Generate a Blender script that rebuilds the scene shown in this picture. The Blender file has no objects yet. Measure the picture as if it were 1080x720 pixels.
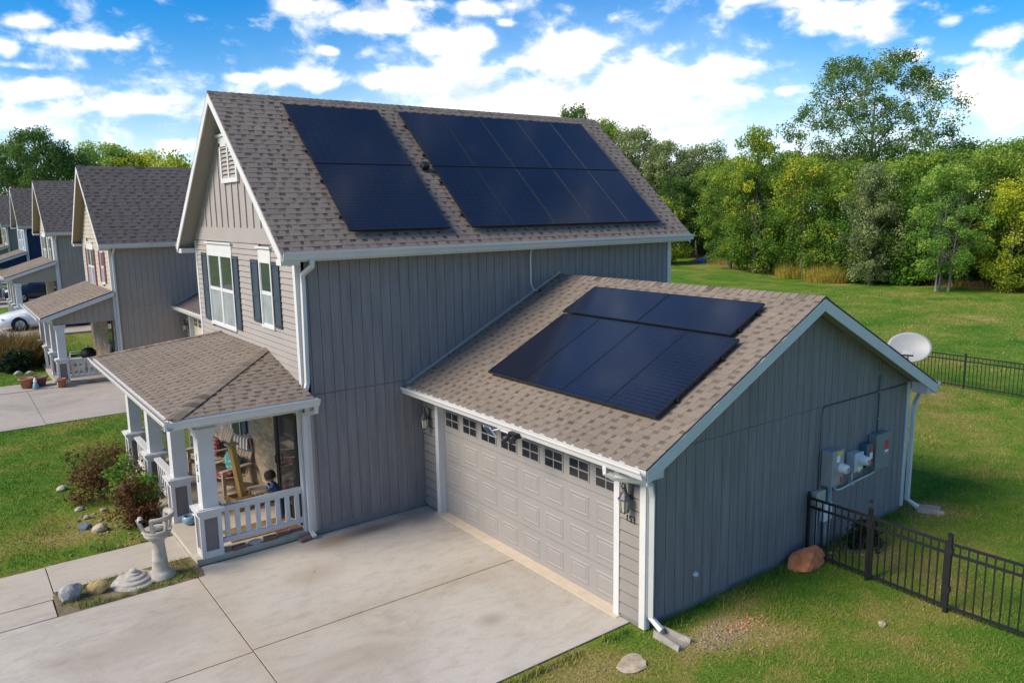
import bpy, bmesh, math, random
import numpy as np
from mathutils import Vector, Matrix

R = math.radians
random.seed(7)
scene = bpy.context.scene
COL = scene.collection

# ------------------------------------------------------------------ materials
MATS = {}

def new_mat(name):
    m = bpy.data.materials.new(name)
    m.use_nodes = True
    nt = m.node_tree
    b = nt.nodes['Principled BSDF']
    return m, nt, b

def ramp(nt, stops):
    n = nt.nodes.new('ShaderNodeValToRGB')
    el = n.color_ramp.elements
    while len(el) < len(stops):
        el.new(0.5)
    for e, (p, c) in zip(el, stops):
        e.position = p
        e.color = (c[0], c[1], c[2], 1)
    return n

def noise(nt, scale, detail=4, rough=.55, coord=None, dist=0):
    n = nt.nodes.new('ShaderNodeTexNoise')
    n.inputs['Scale'].default_value = scale
    n.inputs['Detail'].default_value = detail
    n.inputs['Roughness'].default_value = rough
    n.inputs['Distortion'].default_value = dist
    if coord is not None:
        nt.links.new(coord, n.inputs['Vector'])
    return n

def pos(nt):
    return nt.nodes.new('ShaderNodeNewGeometry').outputs['Position']

def mapping(nt, src, sc=(1, 1, 1)):
    n = nt.nodes.new('ShaderNodeMapping')
    n.inputs['Scale'].default_value = sc
    nt.links.new(src, n.inputs['Vector'])
    return n.outputs['Vector']

def mixc(nt, fac, a, b, mode='MIX'):
    n = nt.nodes.new('ShaderNodeMix')
    n.data_type = 'RGBA'
    n.blend_type = mode
    for s, v in ((0, fac), (6, a), (7, b)):
        if isinstance(v, (int, float)):
            n.inputs[s].default_value = v
        elif isinstance(v, (tuple, list)):
            n.inputs[s].default_value = (v[0], v[1], v[2], 1)
        else:
            nt.links.new(v, n.inputs[s])
    return n.outputs[2]

def mth(nt, op, a, b=None, c=None, clamp=False):
    n = nt.nodes.new('ShaderNodeMath')
    n.operation = op
    n.use_clamp = clamp
    for i, v in enumerate((a, b, c)):
        if v is None:
            continue
        if isinstance(v, (int, float)):
            n.inputs[i].default_value = v
        else:
            nt.links.new(v, n.inputs[i])
    return n.outputs[0]

def attr(nt, name='rnd'):
    n = nt.nodes.new('ShaderNodeAttribute')
    n.attribute_name = name
    return n.outputs['Fac']

def bump(nt, b, h, strength=.3, dist=.01):
    n = nt.nodes.new('ShaderNodeBump')
    n.inputs['Strength'].default_value = strength
    n.inputs['Distance'].default_value = dist
    nt.links.new(h, n.inputs['Height'])
    nt.links.new(n.outputs['Normal'], b.inputs['Normal'])

def paint(name, c, rough=.55, var=.12, scale=3.0, metal=0.0, fine=0.05, streak=False, bmp=0.0):
    """painted or plain surface with weathering noise"""
    if name in MATS:
        return MATS[name]
    m, nt, b = new_mat(name)
    p = pos(nt)
    if streak:
        p = mapping(nt, p, (4, 4, .35))
    n1 = noise(nt, scale, 5, .6, p)
    n2 = noise(nt, scale * 14, 3, .6, p)
    lo = tuple(x * (1 - var) for x in c)
    hi = tuple(min(1, x * (1 + var * .7)) for x in c)
    r1 = ramp(nt, [(.3, lo), (.7, hi)])
    nt.links.new(n1.outputs['Fac'], r1.inputs['Fac'])
    col = r1.outputs['Color']
    if fine:
        r2 = ramp(nt, [(.3, (1 - fine * 2,) * 3), (.7, (1, 1, 1))])
        nt.links.new(n2.outputs['Fac'], r2.inputs['Fac'])
        col = mixc(nt, 1.0, col, r2.outputs['Color'], 'MULTIPLY')
    nt.links.new(col, b.inputs['Base Color'])
    b.inputs['Roughness'].default_value = rough
    b.inputs['Metallic'].default_value = metal
    if bmp:
        bump(nt, b, n2.outputs['Fac'], bmp, .01)
    MATS[name] = m
    return m

def shingle_mat(name, dark, mid, light):
    m, nt, b = new_mat(name)
    r = ramp(nt, [(0, dark), (.45, mid), (1, light)])
    nt.links.new(attr(nt), r.inputs['Fac'])
    p = pos(nt)
    n = noise(nt, 90, 2, .7, p)
    r2 = ramp(nt, [(.3, (.72, .72, .72)), (.7, (1.1, 1.1, 1.1))])
    nt.links.new(n.outputs['Fac'], r2.inputs['Fac'])
    n3 = noise(nt, .6, 4, .6, p)
    r3 = ramp(nt, [(.3, (.86, .86, .87)), (.7, (1.06, 1.05, 1.03))])
    nt.links.new(n3.outputs['Fac'], r3.inputs['Fac'])
    col = mixc(nt, 1, mixc(nt, 1, r.outputs['Color'], r2.outputs['Color'], 'MULTIPLY'), r3.outputs['Color'], 'MULTIPLY')
    nt.links.new(col, b.inputs['Base Color'])
    b.inputs['Roughness'].default_value = .95
    b.inputs['Specular IOR Level'].default_value = .2
    bump(nt, b, n.outputs['Fac'], .5, .006)
    MATS[name] = m
    return m

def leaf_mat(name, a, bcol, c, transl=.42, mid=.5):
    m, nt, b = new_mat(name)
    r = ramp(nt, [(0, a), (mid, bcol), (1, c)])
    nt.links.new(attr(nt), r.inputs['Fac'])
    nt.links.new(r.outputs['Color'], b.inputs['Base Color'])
    b.inputs['Roughness'].default_value = .6
    b.inputs['Specular IOR Level'].default_value = .25
    t = nt.nodes.new('ShaderNodeBsdfTranslucent')
    br = nt.nodes.new('ShaderNodeBrightContrast')
    br.inputs['Bright'].default_value = .01
    nt.links.new(r.outputs['Color'], br.inputs['Color'])
    nt.links.new(br.outputs['Color'], t.inputs['Color'])
    ms = nt.nodes.new('ShaderNodeMixShader')
    ms.inputs[0].default_value = transl
    nt.links.new(b.outputs[0], ms.inputs[1])
    nt.links.new(t.outputs[0], ms.inputs[2])
    nt.links.new(ms.outputs[0], nt.nodes['Material Output'].inputs['Surface'])
    MATS[name] = m
    return m

def lawn_color(nt, use_attr):
    p = pos(nt)
    flat = mapping(nt, p, (1, 1, .0))
    n1 = noise(nt, .33, 5, .6, flat, .6)
    n2 = noise(nt, 1.7, 5, .65, flat, .3)
    n3 = noise(nt, .09, 3, .5, flat)
    s = mth(nt, 'ADD', mth(nt, 'MULTIPLY_ADD', n1.outputs['Fac'], .74, -.12), mth(nt, 'MULTIPLY', n2.outputs['Fac'], .40))
    s = mth(nt, 'ADD', s, mth(nt, 'MULTIPLY', n3.outputs['Fac'], .2))
    sx = nt.nodes.new('ShaderNodeSeparateXYZ'); nt.links.new(p, sx.inputs[0])
    for x0, y0, a, b_, w in ((-3.05, 3.7, .85, 1.5, .17), (3.3, -6.8, .75, .45, .26), (1.3, -6.45, 1.3, .45, .12), (10.0, -6.6, .8, .7, .15), (4.9, -8.4, 1.6, .6, .07),
                             (-3.6, 2.2, 1.2, .4, -.12), (-4.5, 7.6, 3.0, .9, -.10), (5.0, -7.2, .8, .8, -.09), (11.5, -5.0, 2.0, 1.8, -.10), (3.0, -6.25, 1.2, .22, -.10), (54.5, 16, 2.0, 20, .10), (58, 37, 3.0, 3.0, .16)):
        qx = mth(nt, 'MULTIPLY_ADD', sx.outputs[0], 1 / a, -x0 / a); qy = mth(nt, 'MULTIPLY_ADD', sx.outputs[1], 1 / b_, -y0 / b_)
        g = mth(nt, 'EXPONENT', mth(nt, 'MULTIPLY', mth(nt, 'MULTIPLY_ADD', qx, qx, mth(nt, 'MULTIPLY', qy, qy)), -1))
        s = mth(nt, 'MULTIPLY_ADD', g, w, s)
    if use_attr:
        s = mth(nt, 'ADD', s, mth(nt, 'MULTIPLY', mth(nt, 'SUBTRACT', attr(nt), .5), .26))
    r = ramp(nt, [(.35, (.045, .140, .012)), (.465, (.090, .200, .020)), (.575, (.160, .235, .032)),
                  (.675, (.275, .250, .062)), (.78, (.38, .30, .13))])
    nt.links.new(s, r.inputs['Fac'])
    return r.outputs['Color'], p

def lawn_mat():
    m, nt, b = new_mat('lawn_ground')
    c, p = lawn_color(nt, False)
    n = noise(nt, 22, 4, .7, p)
    r2 = ramp(nt, [(.32, (.55, .55, .5)), (.62, (1.08, 1.08, 1.05))])
    nt.links.new(n.outputs['Fac'], r2.inputs['Fac'])
    c = mixc(nt, 1, c, r2.outputs['Color'], 'MULTIPLY')
    nt.links.new(c, b.inputs['Base Color'])
    b.inputs['Roughness'].default_value = 1
    b.inputs['Specular IOR Level'].default_value = .1
    n4 = noise(nt, 9, 6, .75, p)
    bump(nt, b, n4.outputs['Fac'], .9, .06)
    MATS['lawn_ground'] = m
    m2, nt, b = new_mat('grass_blade')
    c, p = lawn_color(nt, True)
    nt.links.new(c, b.inputs['Base Color'])
    b.inputs['Roughness'].default_value = .7
    b.inputs['Specular IOR Level'].default_value = .2
    MATS['grass_blade'] = m2

def concrete_mat(name, base, stain, amt=.5, marks=False):
    m, nt, b = new_mat(name)
    p = pos(nt)
    n1 = noise(nt, .45, 6, .62, p, .8)
    n2 = noise(nt, 2.6, 6, .7, mapping(nt, p, (1.0, 2.2, 1)), .5)
    n3 = noise(nt, 70, 3, .7, p)
    r1 = ramp(nt, [(.34, stain), (.50, base), (.72, tuple(x * 1.1 for x in base))])
    nt.links.new(n1.outputs['Fac'], r1.inputs['Fac'])
    r2 = ramp(nt, [(.30, (.80, .77, .72)), (.52, (1, 1, 1)), (.75, (1.05, 1.05, 1.05))])
    nt.links.new(n2.outputs['Fac'], r2.inputs['Fac'])
    r3 = ramp(nt, [(.3, (.86, .86, .86)), (.7, (1.05, 1.05, 1.05))])
    nt.links.new(n3.outputs['Fac'], r3.inputs['Fac'])
    c = mixc(nt, 1, mixc(nt, amt, r1.outputs['Color'], mixc(nt, 1, r1.outputs['Color'], r2.outputs['Color'], 'MULTIPLY')), r3.outputs['Color'], 'MULTIPLY')
    # dark mildew blots with a shape of their own
    n5 = noise(nt, 1.1, 7, .7, mapping(nt, p, (.7, 1.6, 1)), 1.2)
    r5 = ramp(nt, [(.60, (1, 1, 1)), (.78, (.74, .70, .64))])
    nt.links.new(n5.outputs['Fac'], r5.inputs['Fac'])
    c = mixc(nt, .8, c, mixc(nt, 1, c, r5.outputs['Color'], 'MULTIPLY'))
    if marks:
        sx = nt.nodes.new('ShaderNodeSeparateXYZ'); nt.links.new(p, sx.inputs[0])
        wob = mth(nt, 'MULTIPLY_ADD', n2.outputs['Fac'], .9, .1)
        # rusty tan wash beside the joints
        for ax_, v0, sp in ((0, -2.14, .32), (1, -3.14, .30)):
            d = mth(nt, 'ABSOLUTE', mth(nt, 'ADD', sx.outputs[ax_], -v0))
            g = mth(nt, 'MULTIPLY', mth(nt, 'EXPONENT', mth(nt, 'MULTIPLY', d, -1 / sp)), mth(nt, 'MULTIPLY', n1.outputs['Fac'], wob), clamp=True)
            c = mixc(nt, mth(nt, 'MULTIPLY', g, 1.1, clamp=True), c, (.40, .30, .18))
        # damp and oil marks
        for x0, y0, a, b_, w, colr in ((.9, -.42, .85, .22, .9, (.16, .135, .11)), (.2, -.5, .6, .3, .6, (.30, .21, .13)), (2.0, -.5, .4, .4, .5, (.20, .17, .14)), (-.6, -1.5, .5, .35, .45, (.33, .26, .19)), (-1.0, -4.2, .9, .5, .35, (.35, .28, .20)), (.9, -4.5, .25, .18, .5, (.25, .21, .17)), (-3.4, -1.9, .9, .5, .40, (.34, .28, .21))):
            qx = mth(nt, 'MULTIPLY_ADD', sx.outputs[0], 1 / a, -x0 / a); qy = mth(nt, 'MULTIPLY_ADD', sx.outputs[1], 1 / b_, -y0 / b_)
            g = mth(nt, 'EXPONENT', mth(nt, 'MULTIPLY', mth(nt, 'MULTIPLY_ADD', qx, qx, mth(nt, 'MULTIPLY', qy, qy)), -1))
            g = mth(nt, 'MULTIPLY', mth(nt, 'SUBTRACT', mth(nt, 'ADD', g, mth(nt, 'MULTIPLY', n2.outputs['Fac'], .9)), .62), 1.3, clamp=True)
            c = mixc(nt, mth(nt, 'MULTIPLY', g, w), c, colr)
        vo = nt.nodes.new('ShaderNodeTexVoronoi'); vo.inputs['Scale'].default_value = 1.7; nt.links.new(p, vo.inputs['Vector'])
        dr = ramp(nt, [(.020, (.45, .42, .40)), (.045, (1, 1, 1))]); nt.links.new(vo.outputs['Distance'], dr.inputs['Fac'])
        c = mixc(nt, .8, c, mixc(nt, 1, c, dr.outputs['Color'], 'MULTIPLY'))
    nt.links.new(c, b.inputs['Base Color'])
    b.inputs['Roughness'].default_value = .9
    b.inputs['Specular IOR Level'].default_value = .25
    bump(nt, b, n3.outputs['Fac'], .25, .004)
    MATS[name] = m
    return m

def glass_mat(name, c, rough=.04, spec=.8):
    m, nt, b = new_mat(name)
    n = noise(nt, 2.2, 3, .5, pos(nt))
    r = ramp(nt, [(.3, tuple(x * .75 for x in c)), (.7, tuple(x * 1.2 for x in c))])
    nt.links.new(n.outputs['Fac'], r.inputs['Fac'])
    nt.links.new(r.outputs['Color'], b.inputs['Base Color'])
    b.inputs['Roughness'].default_value = rough
    b.inputs['Specular IOR Level'].default_value = spec
    MATS[name] = m
    return m

def solar_mat():
    m, nt, b = new_mat('solar_cells')
    tc = nt.nodes.new('ShaderNodeTexCoord').outputs['Object']
    sx = nt.nodes.new('ShaderNodeSeparateXYZ')
    nt.links.new(tc, sx.inputs[0])
    def line(src, period, w):
        f = mth(nt, 'FRACT', mth(nt, 'ADD', mth(nt, 'DIVIDE', src, period), 100.5))
        d = mth(nt, 'ABSOLUTE', mth(nt, 'SUBTRACT', f, .5))
        return mth(nt, 'LESS_THAN', d, w / period / 2)
    g1 = mth(nt, 'MAXIMUM', line(sx.outputs[0], .1667, .004), line(sx.outputs[1], .0835, .006))
    g2 = line(sx.outputs[0], .0139, .0016)
    n = noise(nt, .45, 3, .5, pos(nt))
    r = ramp(nt, [(.3, (.0060, .0080, .016)), (.7, (.009, .013, .030))])
    nt.links.new(n.outputs['Fac'], r.inputs['Fac'])
    c = mixc(nt, mth(nt, 'MULTIPLY', g1, .55), r.outputs['Color'], (.040, .046, .060))
    c = mixc(nt, mth(nt, 'MULTIPLY', g2, .30), c, (.045, .052, .07))
    nt.links.new(c, b.inputs['Base Color'])
    b.inputs['Roughness'].default_value = .16
    b.inputs['Specular IOR Level'].default_value = .42
    b.inputs['Coat Weight'].default_value = .15
    b.inputs['Coat Roughness'].default_value = .06
    MATS['solar_cells'] = m

def stone_mat():
    m, nt, b = new_mat('stone_veneer')
    p = pos(nt)
    sw = nt.nodes.new('ShaderNodeSeparateXYZ')
    nt.links.new(p, sw.inputs[0])
    cb = nt.nodes.new('ShaderNodeCombineXYZ')
    nt.links.new(sw.outputs[1], cb.inputs[0])
    nt.links.new(sw.outputs[2], cb.inputs[1])
    nz = noise(nt, 5, 2, .5, p)
    warp = mixc(nt, .025, cb.outputs[0], nz.outputs['Color'])
    bk = nt.nodes.new('ShaderNodeTexBrick')
    nt.links.new(warp, bk.inputs['Vector'])
    bk.inputs['Scale'].default_value = 1
    bk.inputs['Brick Width'].default_value = .22
    bk.inputs['Row Height'].default_value = .075
    bk.inputs['Mortar Size'].default_value = .008
    bk.inputs['Color1'].default_value = (.36, .25, .14, 1)
    bk.inputs['Color2'].default_value = (.60, .48, .32, 1)
    bk.inputs['Mortar'].default_value = (.42, .36, .27, 1)
    bk.offset = .37
    n2 = noise(nt, 26, 4, .7, p)
    r2 = ramp(nt, [(.3, (.65, .63, .6)), (.7, (1.1, 1.1, 1.1))])
    nt.links.new(n2.outputs['Fac'], r2.inputs['Fac'])
    c = mixc(nt, 1, bk.outputs['Color'], r2.outputs['Color'], 'MULTIPLY')
    nt.links.new(c, b.inputs['Base Color'])
    b.inputs['Roughness'].default_value = .95
    bump(nt, b, mth(nt, 'SUBTRACT', n2.outputs['Fac'], bk.outputs['Fac']), .8, .02)
    MATS['stone_veneer'] = m

def dots_mat(name, base, spot):
    m, nt, b = new_mat(name)
    v = nt.nodes.new('ShaderNodeTexVoronoi')
    v.inputs['Scale'].default_value = 16
    nt.links.new(pos(nt), v.inputs['Vector'])
    r = ramp(nt, [(.25, spot), (.38, base)])
    nt.links.new(v.outputs['Distance'], r.inputs['Fac'])
    nt.links.new(r.outputs['Color'], b.inputs['Base Color'])
    b.inputs['Roughness'].default_value = .9
    MATS[name] = m

lawn_mat(); solar_mat(); stone_mat()
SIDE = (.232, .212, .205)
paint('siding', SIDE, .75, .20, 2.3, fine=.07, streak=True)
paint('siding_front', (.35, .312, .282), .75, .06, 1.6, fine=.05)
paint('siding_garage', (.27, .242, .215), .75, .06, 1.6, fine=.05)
paint('white_trim', (.63, .62, .60), .5, .06, 2.5, fine=.04)
paint('porch_white', (.60, .595, .585), .55, .07, 2.5, fine=.05)
paint('gutter_white', (.62, .605, .58), .4, .05, 2, fine=.03)
paint('soffit', (.34, .31, .28), .8, .06, 2)
paint('door_paint', (.292, .270, .252), .55, .05, 1.2, fine=.03)
paint('pedestal_panel', (.20, .165, .155), .8, .1, 4)
paint('shutter_slate', (.028, .042, .055), .55, .15, 4)
paint('foundation', (.22, .21, .20), .9, .18, 3, bmp=.3)
concrete_mat('driveway_concrete', (.495, .448, .376), (.415, .367, .30), .7, True)
concrete_mat('path_concrete', (.46, .405, .328), (.385, .33, .255), .6)
concrete_mat('far_concrete', (.40, .355, .30), (.34, .295, .245), .5)
paint('joint_dirt', (.10, .085, .066), 1, .3, 9)
paint('soil', (.24, .18, .095), 1, .35, 3.5, fine=.25, bmp=.8)
shingle_mat('shingles', (.090, .068, .056), (.215, .178, .150), (.275, .228, .190))
shingle_mat('shingles_garage', (.120, .092, .070), (.225, .184, .144), (.285, .234, .184))
shingle_mat('shingles_neighbor', (.070, .058, .055), (.128, .109, .100), (.165, .143, .131))
glass_mat('window_glass', (.035, .045, .045), .03, .9)
glass_mat('screen_glass', (.30, .33, .34), .25, .5)
glass_mat('garage_glass', (.018, .022, .026), .08, .6)
glass_mat('door_glass', (.05, .052, .05), .05, .9)
paint('black_metal', (.008, .008, .009), .6, .2, 5)
paint('black_plastic', (.014, .014, .016), .5, .2, 5)
paint('panel_frame', (.016, .018, .024), .22, .1, 5)
paint('grey_metal', (.30, .31, .32), .45, .12, 6, metal=.3)
paint('light_metal', (.62, .65, .66), .4, .1, 6, metal=.25)
paint('taupe_metal', (.36, .345, .33), .5, .1, 6)
paint('grey_dark', (.06, .065, .07), .6, .2, 5)
paint('teal_metal', (.05, .13, .17), .45, .1, 6)
paint('green_metal', (.19, .23, .23), .5, .1, 6)
paint('beige_plastic', (.50, .46, .36), .6, .1, 6)
paint('pvc_grey', (.33, .34, .35), .55, .1, 6)
paint('meter_glass', (.60, .62, .63), .12, .05, 6)
paint('label_red', (.62, .045, .035), .6, .05, 9, fine=0)
paint('label_white', (.8, .8, .78), .6, .05, 9, fine=0)
paint('label_yellow', (.85, .55, .04), .6, .05, 9, fine=0)
paint('stone_grey', (.38, .37, .36), .95, .4, 9, bmp=.9)
paint('stone_yellow', (.52, .36, .15), .95, .35, 9, bmp=.9)
paint('stone_tan', (.50, .40, .28), .95, .35, 9, bmp=.9)
paint('stone_white', (.46, .42, .36), .95, .3, 9, bmp=.9)
paint('stone_blue', (.17, .20, .24), .95, .3, 9, bmp=.9)
paint('stone_red', (.72, .235, .085), .95, .3, 7, bmp=.9)
paint('cast_stone', (.52, .47, .39), .95, .28, 8, fine=.14, bmp=.7)
paint('splash_concrete', (.36, .33, .28), .95, .25, 6, fine=.12, bmp=.5)
paint('brick_paver', (.23, .125, .105), .95, .3, 7, bmp=.7)
paint('cedar', (.50, .315, .085), .7, .2, 6, fine=.1)
paint('weathered_wood', (.44, .36, .27), .85, .22, 6, fine=.1)
paint('threshold', (.60, .50, .37), .85, .1, 5)
paint('rug_brown', (.25, .15, .05), .95, .35, 9, fine=.2)
paint('denim', (.062, .115, .22), .95, .25, 14, fine=.15)
paint('doll_hair', (.03, .02, .014), .9, .3, 14)
paint('skin_cloth', (.45, .28, .2), .9, .1, 10)
dots_mat('teal_fabric', (.05, .26, .26), (.35, .55, .5))
dots_mat('red_fabric', (.20, .03, .035), (.45, .3, .26))
paint('stripe_light', (.62, .57, .5), .95, .1, 10)
paint('stripe_dark', (.16, .13, .11), .95, .1, 10)
paint('blue_glaze', (.20, .33, .43), .25, .2, 9)
paint('terracotta', (.36, .16, .095), .9, .25, 7)
paint('bark', (.13, .105, .085), .95, .35, 5, fine=.2, bmp=.8)
paint('pale_bark', (.30, .27, .23), .95, .3, 5, fine=.2, bmp=.6)
paint('dead_wood', (.36, .25, .15), .95, .25, 4, fine=.2, bmp=.6)
paint('car_white', (.78, .80, .82), .18, .03, 3, fine=0)
paint('car_dark', (.012, .022, .05), .2, .1, 3, fine=0)
paint('car_blue', (.05, .22, .42), .2, .1, 3, fine=0)
glass_mat('car_glass', (.02, .025, .03), .04, .9)
paint('tyre', (.016, .016, .016), .8, .2, 9)
paint('alloy', (.46, .47, .48), .3, .1, 9, metal=.6)
paint('lamp_red', (.4, .02, .02), .3, .1, 9, fine=0)
paint('lantern_metal', (.055, .058, .065), .45, .25, 12)
glass_mat('lantern_glass', (.50, .47, .36), .1, .6)
paint('lantern_bulb', (.62, .40, .12), .5, .05, 9)
paint('dish_grey', (.30, .31, .32), .45, .05, 3)
paint('cell_blue', (.02, .05, .13), .5, .1, 9)
paint('blue_tarp', (.02, .13, .42), .6, .15, 3)
leaf_mat('leaf_green', (0.061, 0.144, 0.021), (0.164, 0.294, 0.038), (0.354, 0.458, 0.061))
leaf_mat('leaf_deep', (0.032, 0.087, 0.02), (0.08, 0.17, 0.03), (0.167, 0.269, 0.046))
leaf_mat('leaf_yellow', (0.168, 0.25, 0.024), (0.375, 0.46, 0.037), (0.62, 0.62, 0.051))
leaf_mat('leaf_autumn', (0.077, 0.174, 0.022), (0.193, 0.31, 0.038), (0.533, 0.533, 0.044), mid=.66)
leaf_mat('leaf_grey', (0.115, 0.165, 0.056), (0.232, 0.297, 0.112), (0.385, 0.441, 0.176))
leaf_mat('leaf_fresh', (0.093, 0.21, 0.033), (0.2, 0.359, 0.053), (0.402, 0.531, 0.095))
leaf_mat('leaf_giant', (0.056, 0.126, 0.029), (0.121, 0.217, 0.055), (0.22, 0.316, 0.078), mid=.5)
leaf_mat('leaf_bush', (0.041, 0.147, 0.017), (0.128, 0.307, 0.03), (0.307, 0.491, 0.046))
leaf_mat('leaf_brown', (.095, .030, .018), (.185, .080, .034), (.14, .20, .028), mid=.6)
leaf_mat('leaf_dark', (.008, .024, .012), (.018, .045, .018), (.04, .08, .03))
leaf_mat('dry_grass', (.24, .155, .06), (.42, .30, .12), (.58, .45, .18))
leaf_mat('gold_grass', (.34, .26, .05), (.55, .45, .09), (.66, .57, .17))
leaf_mat('brown_grass', (.105, .070, .022), (.195, .140, .046), (.30, .225, .085))

# ------------------------------------------------------------------ mesh builder
class MB:
    def __init__(s):
        s.v = []; s.f = []; s.r = []; s.sm = []
    def add(s, vs, fs, rnd=.5, smooth=False):
        o = len(s.v)
        s.v.extend(tuple(p) for p in vs)
        for f in fs:
            s.f.append(tuple(i + o for i in f)); s.r.append(rnd); s.sm.append(smooth)
        return s
    def box(s, x0, y0, z0, x1, y1, z1, rnd=.5):
        x0, x1 = sorted((x0, x1)); y0, y1 = sorted((y0, y1)); z0, z1 = sorted((z0, z1))
        vs = [(x, y, z) for x in (x0, x1) for y in (y0, y1) for z in (z0, z1)]
        return s.add(vs, [(0, 1, 3, 2), (4, 6, 7, 5), (0, 4, 5, 1), (2, 3, 7, 6), (0, 2, 6, 4), (1, 5, 7, 3)], rnd)
    def obox(s, c, ax, ay, az, rnd=.5):
        c, ax, ay, az = map(Vector, (c, ax, ay, az))
        vs = [c + ax * i + ay * j + az * k for i in (-1, 1) for j in (-1, 1) for k in (-1, 1)]
        return s.add(vs, [(0, 1, 3, 2), (4, 6, 7, 5), (0, 4, 5, 1), (2, 3, 7, 6), (0, 2, 6, 4), (1, 5, 7, 3)], rnd)
    def prism(s, poly, axis, a0, a1, rnd=.5):
        n = len(poly)
        def P(p, a):
            return {'x': (a, p[0], p[1]), 'y': (p[0], a, p[1]), 'z': (p[0], p[1], a)}[axis]
        vs = [P(p, a0) for p in poly] + [P(p, a1) for p in poly]
        fs = [tuple(range(n)), tuple(range(2 * n - 1, n - 1, -1))]
        fs += [(i, (i + 1) % n, n + (i + 1) % n, n + i) for i in range(n)]
        return s.add(vs, fs, rnd)
    def bar(s, p, q, w, h, up=(0, 0, 1), rnd=.5):
        p, q = Vector(p), Vector(q)
        d = (q - p).normalized()
        u = Vector(up)
        if abs(d.dot(u)) > .98:
            u = Vector((1, 0, 0))
        a = d.cross(u).normalized(); b = a.cross(d).normalized()
        return s.obox((p + q) / 2, (q - p) / 2, a * w / 2, b * h / 2, rnd)
    def tube(s, pts, r, n=8, smooth=True, rnd=.5, caps=True, sq=None):
        pts = [Vector(p) for p in pts]
        rs = r if isinstance(r, (list, tuple)) else [r] * len(pts)
        vs = []; prev = None
        for i, p in enumerate(pts):
            d = (pts[min(i + 1, len(pts) - 1)] - pts[max(i - 1, 0)])
            d = d.normalized() if d.length > 1e-9 else Vector((0, 0, 1))
            if prev is None:
                a = d.orthogonal().normalized()
                if sq is not None:
                    t = Vector(sq); a = (t - d * t.dot(d)).normalized()
            else:
                a = (prev - d * prev.dot(d))
                a = a.normalized() if a.length > 1e-6 else d.orthogonal().normalized()
            prev = a
            b = d.cross(a)
            for k in range(n):
                t = 2 * math.pi * (k + (.5 if n == 4 else 0)) / n
                vs.append(p + (a * math.cos(t) + b * math.sin(t)) * rs[i])
        fs = []
        for i in range(len(pts) - 1):
            for k in range(n):
                fs.append((i * n + k, i * n + (k + 1) % n, (i + 1) * n + (k + 1) % n, (i + 1) * n + k))
        s.add(vs, fs, rnd, smooth)
        if caps:
            o = len(s.v) - len(vs)
            s.f.append(tuple(o + k for k in range(n))); s.r.append(rnd); s.sm.append(False)
            s.f.append(tuple(o + len(vs) - n + k for k in range(n))); s.r.append(rnd); s.sm.append(False)
        return s
    def lathe(s, prof, c=(0, 0, 0), n=28, a0=0, a1=2 * math.pi, smooth=True, axis=None, rnd=.5):
        full = abs(a1 - a0 - 2 * math.pi) < 1e-6
        m = n if full else n + 1
        vs = []
        c = Vector(c)
        if axis is None:
            ex, ey, ez = Vector((1, 0, 0)), Vector((0, 1, 0)), Vector((0, 0, 1))
        else:
            ez = Vector(axis).normalized(); ex = ez.orthogonal().normalized(); ey = ez.cross(ex)
        for r, z in prof:
            for k in range(m):
                t = a0 + (a1 - a0) * k / n
                vs.append(c + (ex * math.cos(t) + ey * math.sin(t)) * r + ez * z)
        fs = []
        for i in range(len(prof) - 1):
            for k in range(n):
                k2 = (k + 1) % m
                fs.append((i * m + k, i * m + k2, (i + 1) * m + k2, (i + 1) * m + k))
        return s.add(vs, fs, rnd, smooth)
    def rock(s, c, rad, seed=0, sub=2, flat=.0, rnd=.5):
        bm = bmesh.new()
        bmesh.ops.create_icosphere(bm, subdivisions=sub, radius=1)
        rg = random.Random(seed)
        dirs = [Vector((rg.gauss(0, 1), rg.gauss(0, 1), rg.gauss(0, 1))).normalized() for _ in range(13)]
        amp = [rg.uniform(.62, .95) for _ in dirs]
        vs = []
        for v in bm.verts:
            d = v.co.normalized(); k = 1.0
            for dd, a in zip(dirs, amp):
                t = d.dot(dd)
                if t > .05:
                    k = min(k, a / t)
            k *= 1 + .05 * math.sin(7 * d.x + seed) * math.cos(6 * d.y) + (rg.uniform(-.035, .035) if sub > 1 else 0)
            vs.append((c[0] + d.x * rad[0] * k, c[1] + d.y * rad[1] * k, c[2] + max(d.z, -.55) * rad[2] * k))
        fs = [[v.index for v in f.verts] for f in bm.faces]
        bm.free()
        return s.add(vs, fs, rnd, False)
    def pillow(s, c, rad, n=20):
        pr = [(math.cos(t) ** .55 if math.cos(t) > 0 else 0, math.copysign(abs(math.sin(t)) ** 1.0, math.sin(t))) for t in [-math.pi / 2 + math.pi * i / 10 for i in range(11)]]
        vs = []; fs = []
        for r, z in pr:
            for k in range(n):
                a = 2 * math.pi * k / n
                q = (abs(math.cos(a)) ** 4 + abs(math.sin(a)) ** 4) ** -.25
                vs.append((c[0] + rad[0] * z, c[1] + rad[1] * r * q * math.cos(a), c[2] + rad[2] * r * q * math.sin(a)))
        for i in range(10):
            for k in range(n):
                fs.append((i * n + k, i * n + (k + 1) % n, (i + 1) * n + (k + 1) % n, (i + 1) * n + k))
        return s.add(vs, fs, .5, True)
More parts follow.
